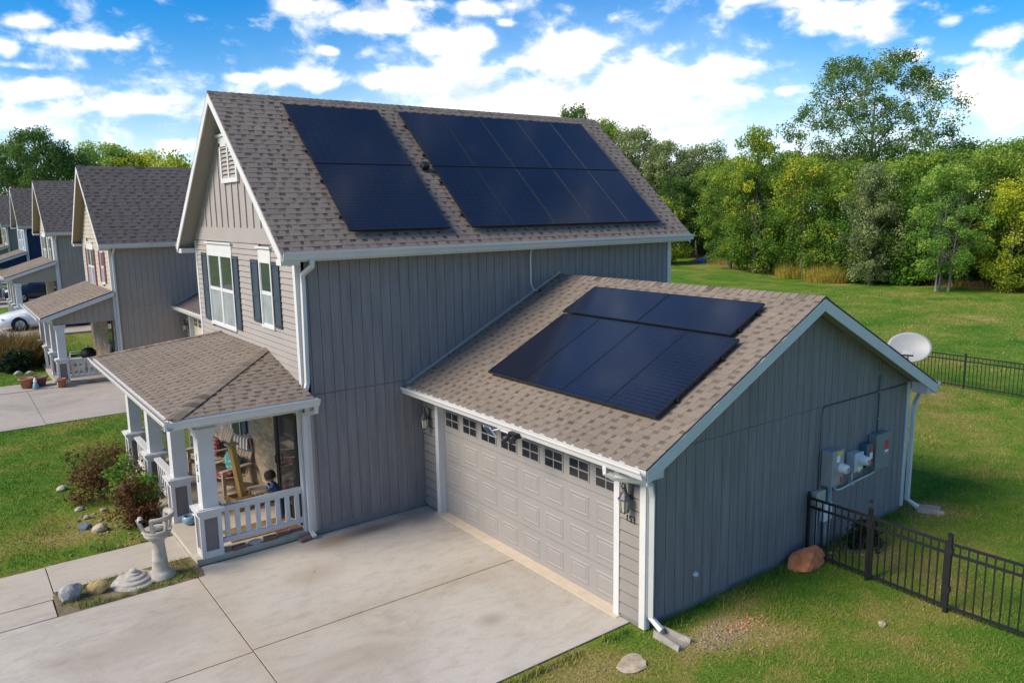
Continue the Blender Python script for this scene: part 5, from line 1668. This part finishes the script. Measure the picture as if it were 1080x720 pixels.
rng0 = np.random.default_rng(3); V, Rn = leaf_cloud(rng0, np.array([(-.1, .12, .5), (.07, .1, .42), (-.15, 0, .4)]), np.array([.07, .05, .05]), 24, .03, np.array([.2, .3, .25])); quads_obj('foliage', V, Rn, 'leaf_brown', parent=t)
bush('shrub', 'leaf_dark', 'dark spiky plant behind the near fence by the conduits', 7.35, -6.55, .62, .55, 205, 20, 50, .035, nt=14)

# ================================================================== neighbours
def neighbor(y0, label, side, front, shut, W, ze, zr, seed, zb=0, porch_side='gable', door='door_paint', xoff=0.0, gar=True):
    root = thing('house', label, 'house', (xoff, y0, zb), 'row of houses beyond ours')
    M = dict(side=side, front=front, gar=side, soffit='soffit_tan', roof='shingles_neighbor', groof='shingles_neighbor')
    k = W / 6.326
    win = [(3.52 * k, 5.15 * k, ze - 1.72, ze - .26, 2, [(3.20 * k, 3.49 * k), (5.18 * k, 5.5 * k)]), (1.20 * k, 1.86 * k, ze - 1.50, ze - .30, 1, [(.85 * k, 1.17 * k), (1.89 * k, 2.2 * k)])]
    main_block(root, M, W, 9.6, ze, zr, .34, .34, .30, seed, 'plain', win, shut=shut, far=True)
    if gar: garage_block(root, M, seed + 5, door, far=True)
    # shed porch with boarded end gable
    xe, z0, z1 = -2.35, 2.52, 3.30
    s = (z1 - z0) / -xe; ct = 1 / math.hypot(1, s)
    r = MB(); r.prism([(xe, z0 - .02), (0, z1 - .02), (0, z1 - .12), (xe, z0 - .12)], 'y', -.15, W + .15, .2)
    shingle_rows(r, (xe - .02, -.17, z0 - .016), (0, 1, 0), (ct, 0, s * ct), -xe / ct, lambda v: 0, lambda v: W + .34, .17, seed + 9, (.2, .6))
    r.build('porch_roof', 'shingles_garage', root)
    f = MB(); f.prism([(xe - .012 - d, z0 - .012 + z) for d, z in GUT], 'y', -.17, W + .17); f.build('porch_gutter', 'gutter_white', root)
    for ya, yb in ((-.176, -.151), (W + .151, W + .176)):
        f = MB(); f.prism([(xe, z0 - .045), (0, z1 - .045), (0, z1 - .2), (xe, z0 - .2)], 'y', ya, yb); f.build('rake_board', 'white_trim', root)
    f = MB()
    x = -1.9
    f.prism([(-2.0, 2.22), (0, 2.22), (0, z1 - .14), (-2.0, z0 - .04)], 'y', .05, .13)
    while x < -.1:
        zt = z0 + (x - xe) * s - .15
        f.box(x, .036, 2.20, x + .19, .05, zt); x += .2
    f.build('porch_gable_wall', side, root)
    f = MB(); f.box(-1.98, .13, 2.20, -1.74, W, 2.42); f.build('porch_beam', 'porch_white', root)
    f = MB(); f.box(-2.05, 0, -.1, 0, W + .05, .118); f.build('porch_slab', 'far_concrete', root)
    for y in (.0, W / 3 - .12, 2 * W / 3 - .24, W - .36): column(root, -2.0, y, ztop=2.20)
    railing(root, (-1.6, .17), (-.04, .17), n=9, zlo=.24, zhi=.92, bw=.075)
    for a in (W / 3 - .12, 2 * W / 3 - .24): railing(root, (-1.82, a + .40), (-1.82, a + W / 3 - .16), n=7)
    st = MB(); st.box(-.024, 0, .118, -.003, W, 2.3); st.build('stone_wall', 'stone_veneer', root)
    m = MB(); m.box(-.05, .55, .118, -.026, 1.5, 2.2); dr = m.build('front_door', 'shutter_slate', root)
    m = MB(); m.box(-.058, .66, .5, -.051, 1.39, 2.05); m.build('pane', 'window_glass', dr)
    downspout(root, [(.12, -.36, ze - .14), (.10, -.07, ze - .42), (.10, -.06, .2)], .045)
    return root
paint('siding_tan', (.33, .278, .228), .75, .06, 1.6)
paint('siding_cream', (.46, .40, .315), .75, .05, 1.6)
paint('siding_olive', (.33, .295, .23), .75, .06, 1.6)
paint('siding_blue', (.006, .028, .085), .75, .08, 1.6)
paint('siding_pale_blue', (.33, .47, .60), .75, .06, 1.6)
paint('siding_brown', (.27, .235, .20), .75, .06, 1.6)
paint('soffit_tan', (.30, .235, .15), .8, .06, 2)
paint('soffit_navy', (.008, .018, .05), .8, .06, 2)
paint('shutter_maroon', (.21, .020, .050), .6, .12, 4)
paint('shutter_blue', (.05, .12, .17), .6, .12, 4)
paint('cream_door', (.62, .55, .41), .6, .05, 2)
neighbor(18.05, 'tan house next door with maroon shutters', 'siding_tan', 'siding_cream', 'shutter_maroon', 5.85, 4.98, 7.88, 71, door='cream_door')
neighbor(33.95, 'olive tan house with dark blue shutters, second next door', 'siding_olive', 'siding_cream', 'shutter_blue', 5.6, 4.76, 7.52, 81, zb=.45)
neighbor(49.3, 'dark blue house third along the row', 'siding_blue', 'siding_pale_blue', 'porch_white', 5.2, 5.0, 7.62, 91, zb=.45, gar=False)
neighbor(65.2, 'brownish house at the far end of the row', 'siding_brown', 'siding_cream', 'shutter_slate', 5.6, 5.0, 7.55, 101, zb=.45, gar=False)

# next door's porch and bed
lantern((2.432, 17.75, 1.80), 'small dark lantern at the garage of the house next door')
t = thing('patio_chair', 'white metal armchair on the porch next door', 'chair', (-1.05, 20.6, .118), rotz=R(170))
m = MB(); m.box(-.25, -.25, .40, .25, .25, .43); m.build('seat', 'porch_white', t)
m = MB()
m.tube([(-.25, -.25, .42), (-.36, -.25, .95), (-.36, .25, .95), (-.25, .25, .42)], .016, 8)
for k in range(5): m.tube([(-.25, -.17 + .085 * k, .42), (-.36, -.17 + .085 * k, .95)], .010, 6)
m.build('backrest', 'porch_white', t)
for sy in (-1, 1):
    m = MB(); m.tube([(-.28, sy * .27, .66), (.24, sy * .27, .66), (.27, sy * .27, 0)], .016, 8); m.build('armrest', 'porch_white', t)
    for x in (-.24, .22):
        m = MB(); m.tube([(x, sy * .23, .40), (x * 1.15, sy * .25, 0)], .014, 8); m.build('leg', 'porch_white', t)
t = thing('porch_chair', 'brown wicker chair beside the front door next door', 'chair', (-.45, 19.3, .118), rotz=R(180))
m = MB(); m.box(-.24, -.26, .30, .27, .26, .42); m.build('seat', 'weathered_wood', t)
m = MB(); m.obox((-.30, 0, .72), (.03, 0, 0), (0, .28, 0), (-.07, 0, .36)); m.build('backrest', 'weathered_wood', t)
for sy in (-1, 1):
    m = MB(); m.obox((0, sy * .28, .58), (.27, 0, 0), (0, .035, 0), (0, 0, .025)); m.build('armrest', 'weathered_wood', t)
    for x in (-.22, .24):
        m = MB(); m.box(x - .025, sy * .24 - .025, 0, x + .025, sy * .24 + .025, .30); m.build('leg', 'weathered_wood', t)
t = thing('grill', 'black kettle grill on the porch next door', 'grill', (-.75, 19.9, .118))
m = MB(); m.lathe([(0, .42), (.16, .46), (.25, .58), (.27, .68)], n=24); m.build('bowl', 'black_metal', t)
m = MB(); m.lathe([(.275, .68), (.25, .80), (.14, .90), (0, .93)], n=24); m.tube([(-.04, 0, .93), (-.04, 0, .97), (.04, 0, .97), (.04, 0, .93)], .01, 6); m.build('lid', 'black_metal', t)
for a in (0, 120, 240):
    m = MB(); m.tube([(.15 * math.cos(R(a)), .15 * math.sin(R(a)), .50), (.27 * math.cos(R(a)), .27 * math.sin(R(a)), 0)], .012, 6); m.build('leg', 'grey_metal', t)
grass_tuft('grass_shrub', 'brown_grass', 'large brownish mound of ornamental grass by the porch next door', -2.95, 24.3, 3.0, 1.45, 3800, 12, bw=.035)
bush('shrub', 'leaf_dark', 'small dark green shrub before the brown grass mound', -2.95, 22.3, 1.1, 1.0, 206, 26, 80, .06)
for x, y, s, lab in ((-3.0, 21.6, .12, 'dark grey stone under the small dark shrub'), (-2.6, 21.4, .13, 'pale grey stone beside the small dark shrub')):
    m = MB(); m.rock((0, 0, .05), (s * 1.4, s, s), 60 + int(s * 100), 2); one('rock', m, 'stone_grey' if s < .125 else 'stone_white', lab, 'rock', (x, y, 0), 'stones by the shrub next door')
def pot(x, y, r, h, lab, mat='terracotta'):
    t = thing('flower_pot', lab, 'pot', (x, y, .03), 'clay pots on the walk next door')
    m = MB(); m.lathe([(0, 0), (r * .65, 0), (r * .95, h * .85), (r * 1.05, h * .85), (r * 1.05, h), (r * .9, h), (r * .85, h * .85), (0, h * .8)], n=22); m.build('vessel', mat, t)
    m = MB(); m.lathe([(0, h * .84), (r * .86, h * .84)], n=18); m.build('soil_fill', 'soil', t)
pot(-2.95, 18.5, .24, .36, 'left wide terracotta pot on the walk next door'); pot(-2.55, 18.65, .27, .34, 'right dark clay pot on the walk next door', 'brick_paver'); pot(-1.95, 17.82, .15, .32, 'narrow clay pot against the porch column next door')
t = thing('garden_gnome', 'small white and blue statue before the clay pots', 'statue', (-2.72, 18.15, .03))
m = MB(); m.lathe([(0, 0), (.09, 0), (.10, .06), (.08, .16), (.05, .22), (0, .23)], n=16); m.build('body', 'blue_glaze', t)
m = MB(); m.lathe([(0, -.06), (.05, -.04), (.06, 0), (.045, .05), (.02, .12), (0, .15)], (0, 0, .27), 16); m.build('head', 'label_white', t)
m = MB(); m.box(-.11, -.055, 0, .11, .055, .07); one('brick', m, 'brick_paver', 'single red brick under the railing of the porch next door', 'brick', (-1.0, 17.98, .025))

# ------------------------------------------------------------------ cars
def car(name, label, paint_m, loc, rot, L=4.6, Wd=1.8, H=1.42, suv=False, cat='car'):
    t = thing(name, label, cat, loc, rotz=rot)   # nose towards +x
    # side profile stations : x, z_bottom, z_belt, z_top, half width belt, half width roof
    if not suv:
        st = [(2.28, .32, .58, .60, .62, .55), (2.18, .22, .68, .70, .74, .66), (1.75, .20, .80, .82, .85, .76), (1.15, .19, .90, .93, .89, .80), (.75, .19, .94, 1.00, .90, .78), (.15, .19, .96, 1.34, .90, .62), (-.45, .19, .97, 1.42, .90, .62), (-1.0, .19, .98, 1.38, .90, .62), (-1.55, .20, 1.0, 1.14, .88, .68), (-1.95, .24, 1.0, 1.04, .83, .72), (-2.25, .34, .90, .94, .72, .64)]
    else:
        st = [(2.3, .35, .75, .78, .68, .6), (2.2, .26, .92, .95, .80, .7), (1.6, .25, 1.02, 1.05, .90, .8), (1.05, .25, 1.06, 1.10, .93, .8), (.45, .25, 1.08, 1.66, .93, .68), (-.5, .25, 1.08, 1.74, .93, .70), (-1.6, .25, 1.08, 1.72, .93, .70), (-2.1, .28, 1.06, 1.50, .90, .70), (-2.3, .36, .98, 1.06, .82, .7)]
    m = MB(); vs = []; n = 12
    for x, zb, zl, zt, wb, wr in st:
        ring = [(wb * .86, zb), (wb * .98, zb + .14), (wb, (zb + zl) / 2), (wb * .97, zl), (wr, zt - .05), (wr * .8, zt)]
        ring = ring + [(-a, b) for a, b in reversed(ring)]
        vs += [(x, a, b) for a, b in ring]
    fs = [(i * n + k, i * n + (k + 1) % n, (i + 1) * n + (k + 1) % n, (i + 1) * n + k) for i in range(len(st) - 1) for k in range(n)] + [tuple(range(n)), tuple(range((len(st) - 1) * n, len(st) * n))]
    m.add(vs, fs, .5, True)
    b = m.build('body', paint_m, t)
    # glass shells just proud of the cabin
    g = MB()
    cab = [i for i, s_ in enumerate(st) if s_[3] - s_[2] > .25]
    a, z = cab[0] - 1, cab[-1] + 1
    def pt(i, f, sd, out=.012):
        x, zb, zl, zt, wb, wr = st[i]
        return (x, sd * ((wb * .97) * (1 - f) + wr * f + out), zl * (1 - f) + (zt - .05) * f)
    for sd in (-1, 1):
        idx = list(range(a, z + 1))
        lo = [pt(i, .10, sd) for i in idx]; hi = [pt(i, .86, sd) for i in idx]
        for k in range(len(idx) - 1):
            g.add([lo[k], lo[k + 1], hi[k + 1], hi[k]], [(0, 1, 2, 3)])
    g.build('side_window', 'car_glass', t)
    for i0, i1 in ((a, cab[0]), (cab[-1], z)):
        g = MB(); A, B = st[i0], st[i1]
        g.add([(A[0], -A[5] * .78, A[3] + .012), (A[0], A[5] * .78, A[3] + .012), (B[0], B[5] * .78, B[3] + .012), (B[0], -B[5] * .78, B[3] + .012)], [(0, 1, 2, 3)])
        g.build('windscreen' if i0 == a else 'rear_window', 'car_glass', t)
    rw = .33 if not suv else .37
    for x in (1.38, -1.35):
        for sd in (-1, 1):
            y = sd * (.80 if not suv else .83)
            w = MB(); w.lathe([(rw * .62, -.1), (rw * .95, -.1), (rw, -.07), (rw, .07), (rw * .95, .1), (rw * .62, .1)], (x, y, rw), 28, axis=(0, sd, 0)); wo = w.build('wheel', 'tyre', t)
            w = MB(); w.lathe([(rw * .64, .095), (rw * .60, .07), (rw * .50, .06)], (x, y, rw), 28, axis=(0, sd, 0))
            for k in range(5):
                an = 2 * math.pi * k / 5
                w.bar((x, y + sd * .085, rw), (x + rw * .6 * math.cos(an), y + sd * .085, rw + rw * .6 * math.sin(an)), .07, .03, up=(0, 1, 0))
            w.build('rim', 'alloy', wo)
            w = MB(); w.lathe([(rw * 1.14, .02), (rw * 1.14, -.02), (rw * .9, -.02)], (x, y + sd * .085, rw + .01), 24, axis=(0, sd, 0)); w.build('wheel_arch', 'black_plastic', t)
    for sd in (-1, 1):
        w = MB(); w.obox((st[1][0] - .08, sd * .60, st[1][2] - .06), (.12, -.05 * sd, 0), (.03, .14 * sd, 0), (0, 0, .055)); w.build('headlight', 'meter_glass', t)
        w = MB(); w.obox((st[-2][0] - .10, sd * .62, st[-2][2] - .10), (.12, .05 * sd, 0), (0, .12, 0), (0, 0, .06)); w.build('tail_light', 'lamp_red', t)
        w = MB(); w.obox((st[4][0] - .10, sd * (st[4][4] + .09), st[4][2] + .06), (.06, 0, 0), (0, .10, 0), (0, 0, .06)); w.build('mirror', paint_m, t, bevel=.02)
        w = MB(); w.box(-.02, sd * st[5][4] * .995, st[5][2] - .14, -.18, sd * (st[5][4] + .015), st[5][2] - .11); w.build('handle', paint_m, t)
    return t
car('parked_car', 'white sedan parked on the driveway beyond the house next door', 'car_white', (-.72, 32.4, .475), math.pi + R(2))
car('parked_car', 'dark sport utility vehicle seen through the far porch', 'car_dark', (.6, 47.6, .475), math.pi, suv=True)
car('parked_car', 'bright blue car at the left edge in front of the far porch', 'car_blue', (-4.6, 47.2, .475), math.pi + R(4))

# ------------------------------------------------------------------ camera
F = .814798
yaw, pitch, roll = R(53.513), R(-9.577), R(-.973)
Fv = Vector((math.cos(pitch) * math.cos(yaw), math.cos(pitch) * math.sin(yaw), math.sin(pitch)))
Rv = Vector((math.sin(yaw), -math.cos(yaw), 0)); Uv = Rv.cross(Fv)
R2 = math.cos(roll) * Rv + math.sin(roll) * Uv; U2 = -math.sin(roll) * Rv + math.cos(roll) * Uv
cd = bpy.data.cameras.new('camera'); cam = bpy.data.objects.new('camera', cd); COL.objects.link(cam)
M = Matrix((R2, U2, -Fv)).transposed().to_4x4(); M.translation = Vector((-5.03, -13.138, 5.902))
cam.matrix_world = M
cd.sensor_fit = 'HORIZONTAL'; cd.sensor_width = 36; cd.lens = 814.798 / 1080 * 36
cd.clip_start = .1; cd.clip_end = 3000
scene.camera = cam

# ------------------------------------------------------------------ light and sky
sun_dir = Vector((-.76, .17, .63)).normalized()
el = math.asin(sun_dir.z); az = math.atan2(sun_dir.x, sun_dir.y)
sd = bpy.data.lights.new('sun', 'SUN'); so = bpy.data.objects.new('sun', sd); COL.objects.link(so)
sd.energy = 2.45; sd.angle = R(28); sd.color = (1, .89, .73)
so.rotation_euler = (-sun_dir).to_track_quat('-Z', 'Y').to_euler()
w = bpy.data.worlds.new('World'); scene.world = w; w.use_nodes = True
nt = w.node_tree
bg = nt.nodes['Background']
sky = nt.nodes.new('ShaderNodeTexSky'); sky.sky_type = 'NISHITA'; sky.sun_disc = False
sky.sun_elevation = el; sky.sun_rotation = az; sky.air_density = 1.0; sky.dust_density = .6; sky.ozone_density = 4.5
tc = nt.nodes.new('ShaderNodeTexCoord').outputs['Generated']
sp = nt.nodes.new('ShaderNodeSeparateXYZ'); nt.links.new(tc, sp.inputs[0])
azn = mth(nt, 'MULTIPLY', mth(nt, 'ARCTAN2', sp.outputs[1], sp.outputs[0]), 180 / math.pi)
eln = mth(nt, 'MULTIPLY', mth(nt, 'ARCSINE', sp.outputs[2]), 180 / math.pi)
# cloud field : soft masses at their bearings (azimuth, elevation, half widths in degrees), broken up by noise on the view direction
cv = mapping(nt, tc, (1, 1, 1.75))
n1 = noise(nt, 9.0, 9, .60, cv, .35)
n2 = noise(nt, 30.0, 6, .62, cv, .3)
vo = nt.nodes.new('ShaderNodeTexVoronoi'); vo.feature = 'SMOOTH_F1'; vo.inputs['Scale'].default_value = 26; vo.inputs['Smoothness'].default_value = .6
wv = mixc(nt, .035, cv, n2.outputs['Color'], 'ADD')
nt.links.new(wv, vo.inputs['Vector'])
BL = [(49.7, 10.7, 3.46, 1.83, 1.0), (44.2, 8.6, 3.9, 1.73, 1.0), (51.9, 7.6, 8.2, 1.9, 1.05), (45.5, 6.3, 9.0, 2.1, 1.05), (38.6, 9.2, 2.61, 0.61, 0.9), (57.2, 9.2, 4.04, 1.25, 0.9), (41.2, 8.1, 3.19, 1.24, 0.7), (62.2, 13.1, 4.2, 1.25, 1.0), (57.6, 11.8, 3.4, 1.3, 1.0), (57.1, 10.3, 2.15, 0.74, 0.9), (65.4, 13.7, 1.92, 0.58, 0.8), (55.4, 13.7, 2.26, 0.59, 0.8), (60.4, 14.0, 2.63, 0.47, 0.8), (68.2, 13.8, 1.63, 0.68, 0.95), (53.5, 12.8, 0.93, 0.36, 0.7), (71.3, 9.1, 1.35, 0.36, 0.85), (66.8, 9.2, 4.54, 0.79, 0.85), (61.9, 9.1, 2.66, 0.62, 0.8), (65.8, 11.0, 0.83, 0.36, 0.85), (83.5, 7.9, 3.12, 0.77, 0.95), (78.6, 7.1, 4.3, 0.82, 1.0), (74.3, 6.5, 1.8, 0.61, 0.6), (84.1, 11.7, 1.7, 0.52, 0.8), (80.9, 10.8, 3.02, 0.49, 0.85), (85.2, 10.1, 1.27, 0.63, 0.7), (76.0, 4.6, 1.53, 0.55, 0.9), (84.1, 9.1, 2.03, 0.27, 0.55), (31.3, 12.1, 3.45, 1.33, 1.0), (29.0, 10.8, 2.5, 0.78, 0.95), (34.3, 13.1, 1.99, 0.45, 0.8), (36.4, 13.4, 2.4, 0.34, 0.7), (24.9, 10.9, 0.92, 0.49, 0.8), (22.2, 9.8, 1.73, 0.74, 0.9), (24.4, 8.8, 1.42, 0.5, 0.75), (22.5, 6.9, 2.89, 1.21, 0.85), (21.2, 5.2, 2.19, 1.21, 0.85), (27.3, 9.2, 1.81, 0.39, 0.7), (25.6, 7.4, 1.15, 0.4, 0.6), (34.5, 7.6, 0.96, 0.36, 0.7), (21.1, 8.0, 0.95, 0.54, 0.6)]
acc = None
for a0, e0, sa, se, wt in BL:
    qa = mth(nt, 'MULTIPLY_ADD', azn, 1 / sa, -a0 / sa); qe = mth(nt, 'MULTIPLY_ADD', eln, 1 / se, -e0 / se)
    q = mth(nt, 'MULTIPLY_ADD', qa, qa, mth(nt, 'MULTIPLY', qe, qe))
    g = mth(nt, 'MULTIPLY', mth(nt, 'EXPONENT', mth(nt, 'MULTIPLY', q, -.9)), wt)
    acc = g if acc is None else mth(nt, 'SMOOTH_MAX', acc, g, .25)
turb = mth(nt, 'ADD', mth(nt, 'MULTIPLY_ADD', n1.outputs['Fac'], 1.5, -.75), mth(nt, 'MULTIPLY_ADD', n2.outputs['Fac'], .8, -.40))
turb = mth(nt, 'ADD', turb, mth(nt, 'MULTIPLY_ADD', vo.outputs['Distance'], -.55, .22))
dens = mth(nt, 'ADD', acc, turb)
mr = nt.nodes.new('ShaderNodeMapRange'); mr.interpolation_type = 'SMOOTHSTEP'
mr.inputs['From Min'].default_value = .12; mr.inputs['From Max'].default_value = .70
nt.links.new(dens, mr.inputs['Value'])
cr = ramp(nt, [(.20, (4.4, 4.6, 4.8)), (.50, (5.0, 4.85, 4.6)), (.95, (5.2, 5.0, 4.7))])
nt.links.new(dens, cr.inputs['Fac'])
cv2 = nt.nodes.new('ShaderNodeVectorMath'); cv2.operation = 'ADD'; nt.links.new(cv, cv2.inputs[0]); cv2.inputs[1].default_value = (.0, .0, .045)
n3 = noise(nt, 9.0, 7, .6, cv2.outputs[0], .35)
shd = mth(nt, 'SUBTRACT', n1.outputs['Fac'], n3.outputs['Fac'])
sh = ramp(nt, [(.36, (.62, .68, .75)), (.53, (1, 1, 1))]); nt.links.new(mth(nt, 'ADD', shd, .5), sh.inputs['Fac'])
ccol = mixc(nt, 1, cr.outputs['Color'], sh.outputs['Color'], 'MULTIPLY')
hs = nt.nodes.new('ShaderNodeHueSaturation'); hs.inputs['Hue'].default_value = .504; hs.inputs['Saturation'].default_value = 1.50; hs.inputs['Value'].default_value = .58
nt.links.new(sky.outputs[0], hs.inputs['Color'])
# thin high veil, thickest low over the wood and towards the horizon
ve = mth(nt, 'MULTIPLY', mth(nt, 'EXPONENT', mth(nt, 'MULTIPLY', mth(nt, 'POWER', mth(nt, 'DIVIDE', mth(nt, 'ABSOLUTE', eln), 6.0), 2.0), -1)), .60)
va = mth(nt, 'MULTIPLY_ADD', azn, 1 / 17.0, -49.0 / 17.0)
vb = mth(nt, 'MULTIPLY', mth(nt, 'EXPONENT', mth(nt, 'MULTIPLY', mth(nt, 'MULTIPLY_ADD', va, va, mth(nt, 'POWER', mth(nt, 'DIVIDE', mth(nt, 'ABSOLUTE', eln), 10.5), 2.0)), -1)), .60)
veil = mth(nt, 'MULTIPLY', mth(nt, 'ADD', ve, vb), mth(nt, 'MULTIPLY_ADD', n1.outputs['Fac'], 1.3, .25), clamp=True)
blue = mixc(nt, mth(nt, 'MINIMUM', veil, .85), hs.outputs['Color'], (4.3, 4.75, 4.95))
final = mixc(nt, mth(nt, 'MULTIPLY', mr.outputs[0], .96), blue, ccol)
nt.links.new(final, bg.inputs['Color'])
bg.inputs['Strength'].default_value = .15

scene.view_settings.view_transform = 'Standard'
scene.view_settings.look = 'None'
scene.view_settings.exposure = 1.0
scene.view_settings.gamma = 1
scene.view_settings.use_curve_mapping = False
scene.cycles.max_bounces = 6
scene.cycles.diffuse_bounces = 3
scene.cycles.use_denoising = True
